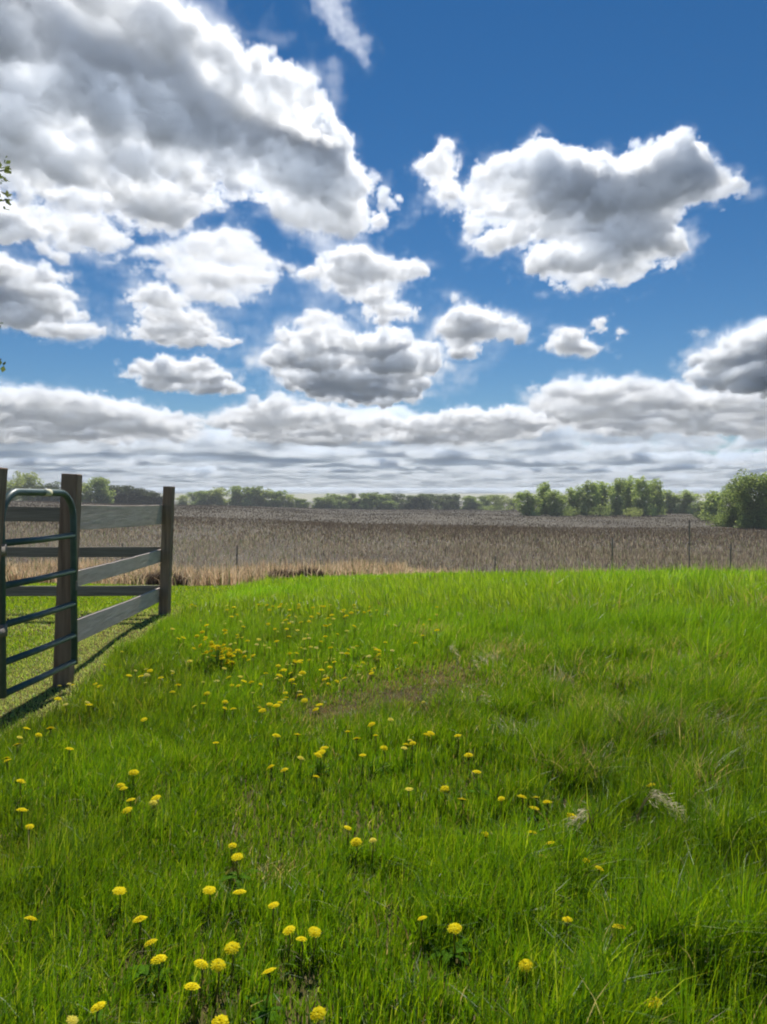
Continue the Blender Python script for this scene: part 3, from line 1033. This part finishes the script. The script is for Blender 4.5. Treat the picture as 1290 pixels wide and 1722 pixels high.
def edge_tree():
    """tree standing outside the left edge; only a few twigs reach into the frame"""
    e = empty('tree', (-8.6, 9.0, gz(-8.6, 9.0)))
    tag(e, 'leafy twigs of a tree reaching in at the upper left edge of the frame', 'tree')
    mb = MB()
    mb.tube([(0, 0, -.2), (.1, 0, 2), (.0, .1, 4.2), (.2, 0, 6.5), (.1, .1, 8.2)], [.2, .17, .13, .08, .03], 10)
    tips = []
    targets = [at(14, 285, 8.2), at(16, 335, 8.2), at(-12, 310, 8.2), at(1, 548, 8.0), at(2, 604, 8.0), at(-20, 450, 8.1)]
    base = Vector(e.location)
    for k, tp in enumerate(targets):
        b = tp - base
        z0 = max(1.6, min(5.5, b.z - .9))
        a = Vector((.1, .05, z0))
        m = (a + b) / 2 + Vector((0, 0, .25))
        mb.tube([a, m, b], [.05, .025, .006], 6)
        tips.append((b, .12, 34 if k < 3 else 7))
        tips.append((b + (m - b) * .35 + Vector((-.2, 0, 0)), .25, 60))
    r = np.random.default_rng(77)
    for k in range(26):
        a = r.uniform(1.6, 4.7)
        z0 = r.uniform(2.2, 7.8)
        L = r.uniform(1.0, 2.4) * (1.1 - abs(z0 - 5) / 6)
        b = Vector((math.cos(a) * L, math.sin(a) * L, z0 + L * .5))
        mb.tube([(.1, 0, z0), Vector((b.x * .5, b.y * .5, z0 + L * .15)), b], [.05, .03, .008], 6)
        tips.append((b, .7, 150))
    mb.build('trunk', M_BARK, e, True)
    P = np.concatenate([np.array(t)[None] + r.normal(0, 1, (n, 3)) * s * .5 for t, s, n in tips])
    W = P + np.array(base)
    keep = W[:, 0] < -.5 * W[:, 1] + .14
    P = P[keep]
    n = len(P)
    a = r.normal(0, 1, (n, 3))
    a /= np.linalg.norm(a, axis=1)[:, None]
    b = np.cross(a, r.normal(0, 1, (n, 3)))
    b /= np.linalg.norm(b, axis=1)[:, None]
    sz = .055 * r.uniform(.6, 1.3, n)[:, None]
    V = np.stack([P - a * sz * .6, P + b * sz * .4, P + a * sz * .6, P - b * sz * .4], 1).reshape(-1, 3)
    col = (MIDG * .5)[r.choice(4, n)]
    link('crown', mesh_np('crown', V, np.arange(4 * n).reshape(n, 4), np.repeat(col[:, None], 4, 1).reshape(-1, 3)), M_LEAF, e)


edge_tree()

# ------------------------------------------------------------------ fence and gate
M_POST = noise_mat('post_wood', (0.20, 0.125, 0.085), (0.45, 0.31, 0.215), (1, 1, .06), 26, 8, .9, .6, c3=(.31, .215, .15), ramp=(.3, .72))
M_BOARDY = noise_mat('weathered_board_sunlit', (0.47, 0.38, 0.31), (0.74, 0.635, 0.55), (1, .035, 1), 34, 8, .85, .5, c3=(.61, .505, .43), ramp=(.3, .72))  # side boards: grazing sun put into a lighter wood tone
M_BOARDX = noise_mat('weathered_board_shaded', (0.19, 0.16, 0.125), (0.42, 0.36, 0.29), (.035, 1, 1), 34, 8, .85, .5, c3=(.30, .255, .205), ramp=(.3, .72))  # rear boards: same wood, their shade put into a darker tone
M_GATE = noise_mat('green_gate_paint', (0.05, 0.095, 0.082), (0.085, 0.14, 0.125), nscale=9, rough=.42, spec=.45, c3=(.066, .116, .10))
M_STEEL = noise_mat('dull_steel', (0.16, 0.145, 0.125), (0.30, 0.26, 0.22), nscale=12, rough=.6, spec=.4)
M_WIRE = noise_mat('wire', (0.12, 0.10, 0.09), (0.2, 0.17, 0.15), nscale=12, rough=.5, metal=.6)
M_STICKER = noise_mat('sticker_vinyl', (0.75, 0.70, 0.42), (0.82, 0.80, 0.62), nscale=30, rough=.4)


def post(parent, foot, top, w, name='post', tilt=0.0):
    """square weathered post from foot to top, slightly rounded"""
    mb = MB()
    f, t = Vector(foot), Vector(top)
    ax = (t - f).normalized()
    X = Vector((1, 0, 0))
    X = (X - ax * X.dot(ax)).normalized()
    X = Matrix.Rotation(tilt, 3, ax) @ X
    Y = ax.cross(X)
    n = 9
    r = random.Random(int(abs(foot[0]) * 1000))
    rings = []
    for k in range(n + 1):
        c = f + (t - f) * (k / n)
        b = len(mb.v)
        s = w / 2
        for (dx, dy) in ((-1, -1), (1, -1), (1, 1), (-1, 1)):
            mb.v.append(tuple(c + X * (dx * s + r.uniform(-.002, .002)) + Y * (dy * s + r.uniform(-.002, .002))))
        rings.append(b)
    for k in range(n):
        for j in range(4):
            mb.f.append((rings[k] + j, rings[k] + (j + 1) % 4, rings[k + 1] + (j + 1) % 4, rings[k + 1] + j))
    mb.f.append((3, 2, 1, 0))
    mb.f.append(tuple(rings[-1] + j for j in range(4)))
    o = mb.build(name, M_POST, None, False, bevel=.007)
    # own origin at the foot
    o.data.transform(Matrix.Translation(-f))
    o.location = f - (Vector(parent.location) if parent else Vector())
    if parent: o.parent = parent
    return o


def board(parent, a0, a1, b0, b1, thick, mat, off):
    """plank whose face runs from the edge a0-a1 (bottom, top at one end) to b0-b1; thickness along off"""
    mb = MB()
    a0, a1, b0, b1, off = map(Vector, (a0, a1, b0, b1, off))
    n = 14
    r = random.Random(int(a0.z * 977 + a0.y * 31))
    rr = []
    for k in range(n + 1):
        t = k / n
        sag = -.008 * math.sin(math.pi * t)
        lo, hi = a0.lerp(b0, t), a1.lerp(b1, t)
        j0, j1 = Vector((0, 0, sag + r.uniform(-.002, .002))), Vector((0, 0, sag + r.uniform(-.002, .002)))
        b = len(mb.v)
        for p in (lo + j0, hi + j1, hi + j1 + off * thick, lo + j0 + off * thick): mb.v.append(tuple(p))
        rr.append(b)
    for k in range(n):
        for j in range(4): mb.f.append((rr[k] + j, rr[k + 1] + j, rr[k + 1] + (j + 1) % 4, rr[k] + (j + 1) % 4))
    mb.f.append((0, 1, 2, 3))
    mb.f.append(tuple(rr[-1] + j for j in (3, 2, 1, 0)))
    o = mb.build('board', mat, None, False, bevel=.004)
    o.data.transform(Matrix.Translation(-Vector(parent.location)))
    o.parent = parent
    return o


def zat(v, Y): return at(645, v, Y).z


fence = empty('board_fence', (-2.6, 6.2, gz(-2.6, 6.2)))
tag(fence, 'weathered wooden board fence turning a corner behind the green gate', 'fence')
D1, D2 = 6.2, 9.8
P1f, P1t = at(105, 1160, D1), at(121, 797, D1)
P2f, P2t = at(276, 1042, D2), at(284.5, 818, D2)
P1f.z = gz(P1f.x, D1) - .1
P2f.z = gz(P2f.x, D2) - .1
post(fence, P1f, P1t, .128, tilt=.06)
post(fence, P2f, P2t, .122, tilt=-.04)
P3f = Vector((-5.55, 9.86, gz(-5.55, 9.86) - .1))
post(fence, P3f, P3f + Vector((0.02, 0, 1.74)), .125)


def on_post(f, t, z):
    k = (z - f.z) / (t.z - f.z)
    return f + (t - f) * k


for (va0, va1, vb0, vb1) in ((892, 849, 881, 849), (992, 964, 945, 924), (1092, 1050, 1012, 989)):
    za0, za1, zb0, zb1 = zat(va0, D1), zat(va1, D1), zat(vb0, D2), zat(vb1, D2)
    L = -.070
    A0, A1 = on_post(P1f, P1t, za0), on_post(P1f, P1t, za1)
    B0, B1 = on_post(P2f, P2t, zb0), on_post(P2f, P2t, zb1)
    board(fence, A0 + Vector((-.01, .07, 0)), A1 + Vector((-.01, .07, 0)), B0 + Vector((L, .055, 0)), B1 + Vector((L, .055, 0)), .03, M_BOARDY, (-1, 0, 0))
for (v0, v1, dl) in ((878, 853, 0.02), (936, 919, 0.0), (1001, 984, -0.01)):
    z0, z1 = zat(v0, 9.9), zat(v1, 9.9)
    B0, B1 = on_post(P2f, P2t, z0), on_post(P2f, P2t, z1)
    off = Vector((.05, .070, 0))
    far0, far1 = Vector((P3f.x - .06, P3f.y + .070, z0 + dl)), Vector((P3f.x - .06, P3f.y + .070, z1 + dl))
    board(fence, far0, far1, B0 + off - Vector((.0, 0, 0)), B1 + off, .03, M_BOARDX, (0, 1, 0))
edge_post = post(None, (-2.63, 4.86, gz(-2.63, 4.86) - .1), (-2.468, 4.86, zat(785, 4.86)), .125, name='gate_post')
tag(edge_post, 'brown wooden gate post cut off by the left edge of the frame', 'post')


def gate():
    GY0, GY1 = 5.06, 6.08
    r = .0255
    e = empty('tube_gate', (-2.50, GY0, gz(-2.5, GY0)))
    tag(e, 'narrow dark green tube gate with rounded top corners and six rails', 'gate')
    o = Vector(e.location)

    def gx(y): return -2.525 + (y - GY0) / (GY1 - GY0) * (at(123.5, 900, GY1).x + 2.525)
    ztop, zbot = zat(829, GY1), zat(1112, GY1)
    rad = .21
    pts = [(gx(GY0), GY0, zbot - .025)]
    for k in range(9):
        w = math.pi / 2 * k / 8
        y = GY0 + rad - rad * math.cos(w)
        pts.append((gx(y), y, ztop - rad + rad * math.sin(w)))
    for k in range(9):
        w = math.pi / 2 * (1 - k / 8)
        y = GY1 - rad + rad * math.cos(w)
        pts.append((gx(y), y, ztop - rad + rad * math.sin(w)))
    pts.append((gx(GY1), GY1, zbot - .025))
    mb = MB()
    mb.tube([Vector(p) - o for p in pts], r, 14)
    mb.build('frame', M_GATE, e, True)
    for v in (900, 960, 1015, 1068, 1112):
        z = zat(v, GY1)
        mb = MB()
        mb.tube([Vector((gx(GY0), GY0, z - .004)) - o, Vector((gx(.5 * (GY0 + GY1)), .5 * (GY0 + GY1), z - .008)) - o, Vector((gx(GY1), GY1, z)) - o], r * .92, 12)
        mb.build('rail', M_GATE, e, True)
    # sticker band wrapped on the top rail
    y = 5.66
    mb = MB()
    mb.tube([Vector((gx(y - .045), y - .045, ztop)) - o, Vector((gx(y + .045), y + .045, ztop)) - o], r * 1.05, 14)
    mb.build('sticker', M_STICKER, e, True)
    # hinge clamp and pin joining the stile to the edge post
    for zz in (zat(925, GY0), zat(1060, GY0)):
        mb = MB()
        mb.tube([Vector((gx(GY0), GY0, zz - .04)) - o, Vector((gx(GY0), GY0, zz + .04)) - o], r * 1.35, 12)
        mb.box(Vector((-2.49, GY0 - .09, zz)) - o, (.012, .12, .05))
        mb.tube([Vector((-2.49, GY0 - .14, zz - .06)) - o, Vector((-2.49, GY0 - .14, zz + .07)) - o], .010, 8)
        mb.build('hinge', M_STEEL, e, True)
    # latch chain ring on the right stile
    mb = MB()
    zz = zat(985, GY1)
    mb.box(Vector((gx(GY1) + .012, GY1, zz)) - o, (.03, .03, .07))
    mb.build('latch', M_STEEL, e)
    return e


gate()

# wire fence at the field edge
wf = empty('wire_fence', (0, 31.5, gz(0, 31.5)))
tag(wf, 'thin wire fence on slender steel posts between meadow and field', 'fence')
_wo = Vector(wf.location)
WP = []
for (u, v, Y, wdt) in [(-120, 905, 30.5, .05), (205, 914, 31.0, .05), (398, 917, 31.2, .06), (606, 938, 31.4, .06), (832, 935, 31.8, .05), (1030, 904, 32.0, .055), (1160, 874, 32.3, .05),
                       (1228, 915, 32.4, .06), (1420, 915, 32.8, .06)]:
    t = at(u, v, Y)
    g = gz(t.x, Y)
    mb = MB()
    h = t.z - g
    mb.box((0, 0, h / 2 - .1), (wdt, .012, h + .2))
    mb.box((0, .02, h / 2 - .1), (.012, wdt * .8, h + .2))
    for k in range(5): mb.box((0, -.012, h * (.2 + .16 * k)), (wdt * .6, .012, .02))
    o = mb.build('post', M_STEEL, wf)
    o.location = Vector((t.x, Y, g)) - _wo
    o.rotation_euler = (random.uniform(-.03, .03), random.uniform(-.04, .04), random.uniform(-.3, .3))
    WP.append((Vector((t.x, Y - .03, g)), h))
for f in (.35, .62, .88):
    mb = MB()
    pts = []
    for i in range(len(WP) - 1):
        a, b = WP[i][0] + Vector((0, 0, 1.3 * f)), WP[i + 1][0] + Vector((0, 0, 1.3 * f))
        for k in range(6):
            p = a.lerp(b, k / 6)
            p.z -= .03 * math.sin(math.pi * k / 6)
            pts.append(p - _wo)
    pts.append(WP[-1][0] + Vector((0, 0, 1.3 * f)) - _wo)
    mb.tube(pts, .003, 5)
    mb.build('wire', M_WIRE, wf, True)


# ------------------------------------------------------------------ brush, tufts, weeds
def tuft(name, loc, n, spread, h, w, pal, label, cat, lean=.5, mat=None, segs=3, flat=1.0):
    a = RNG.random(n) * 6.283
    rr = np.sqrt(RNG.random(n))
    P = np.stack([np.cos(a) * rr * spread, np.sin(a) * rr * spread * flat, np.zeros(n) - .01], -1)
    hh = h * RNG.uniform(.45, 1.1, n) * (1 - .45 * rr ** 2)
    col = pick(pal, np.ones(len(pal)), n)
    V, Q, c = ribbons(P, hh, RNG.uniform(.6, 1.3, n) * w, RNG.random(n) * 6.283, np.abs(RNG.normal(lean, .35, n)).clip(0, 1.3), RNG.normal(0, .8, n), segs, col)
    V[:, 2] += (ground(V[:, 0] + loc[0], V[:, 1] + loc[1]) - gz(loc[0], loc[1])) * .9
    o = link(name, mesh_np(name, V, Q, c), mat or M_DRY, loc=(loc[0], loc[1], gz(loc[0], loc[1])))
    tag(o, label, cat)
    return o


BRUSH = np.array([[.07, .048, .038], [.10, .07, .055], [.05, .037, .03], [.14, .10, .075]])
for (u, v, wpx, h, lab) in [(272, 972, 104, .62, 'dark brown brush heap behind the corner fence post'), (470, 968, 60, .55, 'left of the two low dark brush heaps beyond the mown edge'),
                            (520, 964, 56, .60, 'right of the two low dark brush heaps beyond the mown edge')]:
    Y = 24.9 if u < 400 else 25.9
    p = at(u, v, Y)
    tuft('brush_heap', (p.x, Y), 1500, wpx / F * Y / 2, h, .03, BRUSH, lab, 'brush heap', .3, flat=.5)
for (u, Y, n, sp, h, lab) in [(1140, 18.5, 260, .42, .55, 'taller clump of green weeds on the right crest of the meadow'),
                              (1010, 19, 160, .35, .42, 'green weed clump on the crest left of the taller one')]:
    x = (u - 645) / F * Y
    tuft('weed_clump', (x, Y), n, sp, h, .035, GREEN * .9, lab, 'weeds', .5, M_GRASS)


def plume(u_tip, v_tip, u_foot, v_foot, lab, head=.17, n=110, pale=1.0, arch=.10):
    """arched dry grass stalks ending in a feathery seed head"""
    f = on_ground(u_foot, v_foot)
    t = at(u_tip, v_tip, f.y - .02)
    e = empty('dry_seed_grass', f)
    tag(e, lab, 'dry grass')
    d = t - f
    mb = MB()
    heads = []
    for k in range(3):
        j = Vector((random.uniform(-.02, .02), random.uniform(-.03, .03), random.uniform(-.02, .02)))
        pts = []
        for i in range(9):
            s = i / 8
            pts.append(Vector((d.x * s ** 1.5, d.y * s + j.y * s, d.z * (1 - (1 - s) ** 1.8) + arch * math.sin(math.pi * s) * .3)) + j * s)
        mb.tube(pts, [.0022 * (1 - .5 * i / 8) for i in range(9)], 5)
        heads.append(pts)
    m = mb.mesh('stalk', True)
    a = m.attributes.new('tint', 'FLOAT_COLOR', 'POINT')
    a.data.foreach_set('color', np.tile(np.array([.36, .30, .19, 1], np.float32), len(m.vertices)))
    link('stalk', m, M_DRY, e)
    V, Q, cc = [], [], []
    dirx = 1 if d.x >= 0 else -1
    for q in range(n):
        s = random.random()
        pts = heads[q % 3]
        p = pts[5].lerp(pts[8], s) + Vector((dirx * s * head * .6, random.gauss(0, .02), -.16 * s * s * head / .17 + random.gauss(0, .014)))
        L = Vector((dirx * random.uniform(.2, 1), random.uniform(-.5, .5), random.uniform(-.9, .25))).normalized() * random.uniform(.02, .055)
        sd = L.cross(Vector((random.random(), random.random(), 1))).normalized() * random.uniform(.0014, .0034)
        b = len(V)
        V += [p, p + L * .5 + sd, p + L, p + L * .5 - sd]
        Q.append((b, b + 1, b + 2, b + 3))
        c = random.uniform(.75, 1.15) * pale
        cc += [(.52 * c, .47 * c, .36 * c)] * 4
    link('seed_head', mesh_np('seed_head', np.array([tuple(x) for x in V]), np.array(Q), np.array(cc)), M_DRY, e)
    return e


plume(1112, 1332, 1066, 1412, 'largest pale dry seed head arching over the right foreground grass', .24, 240, 1.3)
plume(984, 1352, 1000, 1440, 'pale upright dry seed head left of the largest arching one', .09, 90, 1.1, .02)
plume(955, 1812 - 180, 930, 1672, 'thin dry stalk lying right of the lower right dandelion', .05, 20, .9)
plume(812, 1172, 800, 1196, 'small pale dry seed head beside the bare brown patch', .09, 60, 1.1)
plume(1205, 1200, 1222, 1240, 'small pale dry seed head in the right middle of the meadow', .10, 60, 1.1)
plume(795, 1112, 790, 1135, 'pale dry seed head above the bare brown patch', .10, 50, 1.1)
plume(1270, 1022, 1262, 1050, 'pale dry seed head near the right edge of the meadow', .22, 60, 1.1)
plume(759, 1090, 752, 1112, 'pale dry seed head upper left of the bare brown patch edge', .10, 60, 1.2)
plume(772, 1034, 768, 1052, 'pale dry seed head standing high up in the middle of the meadow', .12, 60, 1.2)
plume(704, 1010, 700, 1026, 'farthest pale dry seed head close to the meadow crest', .14, 60, 1.2)
plume(990, 1268, 975, 1300, 'small bent dry seed head above the row of flat dandelions', .08, 70, 1.2)
plume(1240, 1046, 1236, 1066, 'pale dry seed head left of the one near the right edge', .16, 60, 1.2)
for (u, v, n, sp, h, lab) in [(985, 1222, 260, .24, .22, 'loose tuft of pale dead grass in the right middle of the meadow'),
                              (935, 1245, 40, .12, .15, 'small dead grass tuft left of the loose pale one'),
                              (890, 1345, 60, .16, .12, 'brown dead grass behind the row of flat dandelions'),
                              (660, 1176, 3600, .62, .05, 'flattened brown dead grass on the bare patch of the meadow')]:
    p = on_ground(u, v)
    tuft('dead_grass_tuft', (p.x, p.y), n, sp, h, .005, TAN * (.62 if n > 1000 else 1.25), lab, 'dry grass', .8, flat=.8)

for (u, v) in [(830, 1122), (905, 1072), (1080, 1210), (1150, 1125), (1232, 1272), (1122, 1058), (872, 1246), (1004, 1108), (1252, 1142), (1192, 1402), (1046, 1168), (940, 1150)]:
    p = on_ground(u, v)
    o = tuft('dead_grass_tuft', (p.x, p.y), 70, .14, .25, .006, np.array([[.56, .51, .38], [.46, .40, .27], [.62, .58, .47]]),
             'small pale tuft of dead grass among the green in the right half of the meadow', 'dry grass', .7)
    o['group'] = 'small pale tufts in the right half of the meadow'

# ------------------------------------------------------------------ dandelions
YEL = np.array([[.88, .76, .02], [.92, .82, .04], [.84, .67, .012]])
PALEY = np.array([[.78, .70, .16], [.80, .74, .26]])


def head_mesh(seed, R, full, pal, name='flower_head'):
    """domed dandelion head of layered strap petals"""
    r = np.random.default_rng(seed)
    V, Q, cc = [], [], []
    for (cnt, r0, r1, z0, z1, wd) in ((34, .15, 1.0, .10, -.02, .20), (28, .12, .82, .16, .18, .18), (22, .08, .60, .2, .34, .16), (14, .02, .36, .24, .44, .14)):
        for k in range(int(cnt * full)):
            a = 6.283 * (k + r.random() * .7) / (cnt * full)
            ca, sa = math.cos(a), math.sin(a)
            rr = r1 * r.uniform(.86, 1.06)
            b = len(V)
            zz = z1 + r.uniform(-.05, .05)
            for (q, w, z) in ((r0, wd * .45, z0), ((r0 + rr) / 2, wd, (z0 + zz) / 2 + .07), (rr, wd * .8, zz)):
                for sg in (-1, 1): V.append((R * (ca * q - sa * w * sg * .5), R * (sa * q + ca * w * sg * .5), R * z))
            Q += [(b, b + 1, b + 3, b + 2), (b + 2, b + 3, b + 5, b + 4)]
            c = pal[r.integers(len(pal))] * r.uniform(.9, 1.1)
            cc += [c] * 6
    return mesh_np(name, np.array(V), np.array(Q), np.array(cc))


def cup_mesh(R):
    """green bracts under the head"""
    V, Q = [], []
    for k in range(14):
        a = 6.283 * k / 14
        ca, sa = math.cos(a), math.sin(a)
        b = len(V)
        for (q, w, z) in ((.10, .12, -.30), (.38, .2, -.12), (.62, .08, .0)):
            for sg in (-1, 1): V.append((R * (ca * q - sa * w * sg * .5), R * (sa * q + ca * w * sg * .5), R * z))
        Q += [(b, b + 1, b + 3, b + 2), (b + 2, b + 3, b + 5, b + 4)]
    return mesh_np('bracts', np.array(V), np.array(Q), np.tile(np.array([.09, .17, .03]), (len(V), 1)))


def stem_mesh(h):
    mb = MB()
    mb.tube([(0.012, .01, -h), (.006, .0, -h * .6), (-.004, .003, -h * .25), (0, 0, -.006)], [.0032, .003, .0026, .0026], 7)
    m = mb.mesh('stem', True)
    a = m.attributes.new('tint', 'FLOAT_COLOR', 'POINT')
    a.data.foreach_set('color', np.tile(np.array([.20, .22, .07, 1], np.float32), len(m.vertices)))
    return m


def rosette_mesh(seed, h):
    """toothed leaves spreading from the foot"""
    r = np.random.default_rng(seed)
    V, Q, cc = [], [], []
    for k in range(7):
        a = 6.283 * (k + .6 * r.random()) / 7
        L = r.uniform(.09, .16)
        c = np.array([.075, .17, .015]) * r.uniform(.8, 1.3)
        up = r.uniform(.35, .8)
        b = len(V)
        for i in range(10):
            t = i / 9
            w = L * (.05 + .14 * math.sin(math.pi * min(1, t * 1.02)) ** .8 * (1.15 if i % 2 else .55))
            x = L * t
            z = L * (up * t - .5 * t * t) - h + .02
            for sg in (-1, 1): V.append((math.cos(a) * x - math.sin(a) * w * sg, math.sin(a) * x + math.cos(a) * w * sg, z + .1 * w))
            cc += [c] * 2
        for i in range(9): Q.append((b + 2 * i, b + 2 * i + 1, b + 2 * i + 3, b + 2 * i + 2))
    return mesh_np('leaf_rosette', np.array(V), np.array(Q), np.array(cc))


HEADS = [head_mesh(k, .0225, f, YEL) for k, f in enumerate((1, .9, 1, .8))]
SMALL = [head_mesh(10 + k, .0185, f, p) for k, (f, p) in enumerate(((.8, YEL), (.7, PALEY * .5 + YEL[:2] * .5), (.8, YEL), (.6, PALEY)))]
CUP, STEM = cup_mesh(.0225), stem_mesh(.16)
ROS = [rosette_mesh(k, .16) for k in range(3)]


def dandelion(u, v, lift, label, group=None, big=True, pale=False, scale=1.0):
    p = on_ground(u, v, lift)
    if p.x < FENCE_X(p.y) - .25 and lift > .06: p = on_ground(u, v, .05)
    if patches(np.array([p.x]), np.array([p.y]), BARE)[0] > .2: p = on_ground(u, v, .055)
    g = gz(p.x, p.y)
    e = empty('dandelion', p, random.random() * 6.28)
    tag(e, label, 'dandelion', group)
    near = p.y < 4.6
    if near: hd = HEADS[random.randrange(4)] if big else SMALL[random.randrange(3)]
    else: hd = SMALL[3 if pale else random.randrange(3)] if not big else HEADS[random.randrange(4)]
    ho = link('flower_head', hd, M_PETAL, e)
    ho.rotation_euler = (random.uniform(-.45, .45), random.uniform(-.35, .35), 0)
    f = scale * random.uniform(.9, 1.12)
    ho.scale = (f, f, f * random.uniform(.45, .85))
    st = link('stem', STEM, M_GRASS, e)
    st.scale = (1, 1, max(.3, (p.z - g + .02) / .16))
    if near:
        cp = link('bracts', CUP, M_GRASS, e)
        cp.rotation_euler = ho.rotation_euler
        cp.scale = (f, f, f)
        if random.random() < .75: return e
        ro = link('leaf_rosette', ROS[random.randrange(3)], M_ROSETTE, e)
        ro.location = (0.012, .01, -(p.z - g) + .13)
        ro.scale = (.6, .6, .75)
    return e


SMALLN = {627, 507, 816, 912, 843, 391, 985, 1008, 954, 710, 122}
for (u, v, lab) in NEAR:
    dandelion(u, v, .12, lab, None, u not in SMALLN, scale=1.0 if u not in SMALLN else .9)
MIDS = {
    'left': ('small yellow dandelion in the left foreground grass below the gate', 'dandelions in the left foreground', [
        (117, 1259), (85, 1225), (65, 1236), (45, 1225), (33, 1240), (28, 1252), (10, 1275), (35, 1314), (12, 1279), (203, 1321), (220, 1345), (213, 1363), (257, 1350), (37, 1362),
        (50, 1390), (225, 1299), (242, 1210), (52, 1545), (262, 1342), (208, 1326)]),
    'post': ('small yellow dandelion around the foot of the gate post', 'dandelions by the gate post', [(147, 1181), (167, 1154), (160, 1150), (100, 1153), (122, 1152), (97, 1175), (110, 1185), (116, 1150), (150, 1185)]),
    'fencemid': ('small yellow dandelion in the grass beside the board fence', 'dandelions beside the board fence', [
        (205, 1096), (319, 1112), (245, 1125), (247, 1135), (237, 1137), (217, 1136), (245, 1148), (252, 1128), (270, 1140), (300, 1152), (176, 1118), (228, 1128)]),
    'centre': ('small yellow dandelion in the middle of the meadow', 'dandelions in the middle of the meadow', [
        (802, 1298), (688, 1327), (748, 1327), (455, 1290), (478, 1295), (506, 1275), (532, 1306), (540, 1265), (545, 1258), (535, 1270), (465, 1237), (500, 1235), (610, 1270), (625, 1218), (585, 1230), (600, 1242),
        (632, 1237), (657, 1210), (646, 1258), (683, 1252), (690, 1245), (680, 1258), (694, 1250), (725, 1233), (718, 1236), (770, 1237), (712, 1181), (788, 1270), (363, 1249), (460, 1522), (452, 1633), (585, 1392)]),
    'upper': ('tiny yellow dandelion in the upper meadow behind the bare patch', 'dandelions in the upper meadow', [
        (378, 1191), (392, 1192), (425, 1165), (441, 1195), (390, 1113), (418, 1110), (447, 1132), (470, 1136), (495, 1150), (480, 1165), (512, 1178), (437, 1190), (640, 1103), (660, 1094), (672, 1108), (632, 1092),
        (648, 1080), (624, 1128), (668, 1125), (600, 1120), (566, 1146), (552, 1140), (545, 1143), (520, 1110)]),
}
rg = np.random.default_rng(55)
for q in range(215):
    u = float(np.clip(rg.normal(515, 105), 290, 735))
    v = float(1016 + 178 * rg.random() ** 1.3)
    if (u - 672) ** 2 / 125 ** 2 + (v - 1172) ** 2 / 42 ** 2 < 1: continue
    MIDS['upper'][2].append((u, v))
for (lab, grp, spots) in MIDS.values():
    for (u, v) in spots:
        far = v < 1150
        dandelion(u, v, .135 if v > 1140 else .16, lab, grp, rg.random() < .45, rg.random() < .35, scale=1.15 if far else 1.05)

yc = on_ground(370, 1110, .1)
yroot = empty('yellow_flower_clump', (yc.x, yc.y, gz(yc.x, yc.y)))
tag(yroot, 'dense clump of yellow flowers in the meadow right of the corner fence post', 'flower clump')
for k in range(46):
    u = 366 + random.gauss(0, 17)
    v = 1092 + random.gauss(0, 10) + (u - 366) * .4
    p = at(u, v, yc.y + random.uniform(-.12, .12))
    ho = link('flower_head', HEADS[k % 4], M_PETAL, yroot, p - Vector(yroot.location))
    ho.rotation_euler = (random.uniform(-.9, .4), random.uniform(-.6, .6), random.random() * 6)
mb = MB()
for k in range(46):
    a, b = random.gauss(0, .09), random.uniform(-.1, .1)
    mb.tube([(a * .6, b, 0), (a * .8, b + .01, .09), (a, b, random.uniform(.12, .24))], .0024, 5)
m = mb.mesh('stem', True)
_a = m.attributes.new('tint', 'FLOAT_COLOR', 'POINT')
_a.data.foreach_set('color', np.tile(np.array([.16, .28, .04, 1], np.float32), len(m.vertices)))
link('stem', m, M_GRASS, yroot)


# ------------------------------------------------------------------ the air over the fields
hz = MB()
hz.box((0, 1050, 3.2), (7600, 2300, 24.4))
m_air, _nt, _out = new_mat('air')
_pv = _nt.nodes.new('ShaderNodeVolumePrincipled')
_pv.inputs['Color'].default_value = (.90, .95, 1, 1)
_pv.inputs['Density'].default_value = 0.0004
_nt.links.new(_pv.outputs[0], _out.inputs['Volume'])
haze = hz.build('haze', m_air)
tag(haze, kind='stuff')
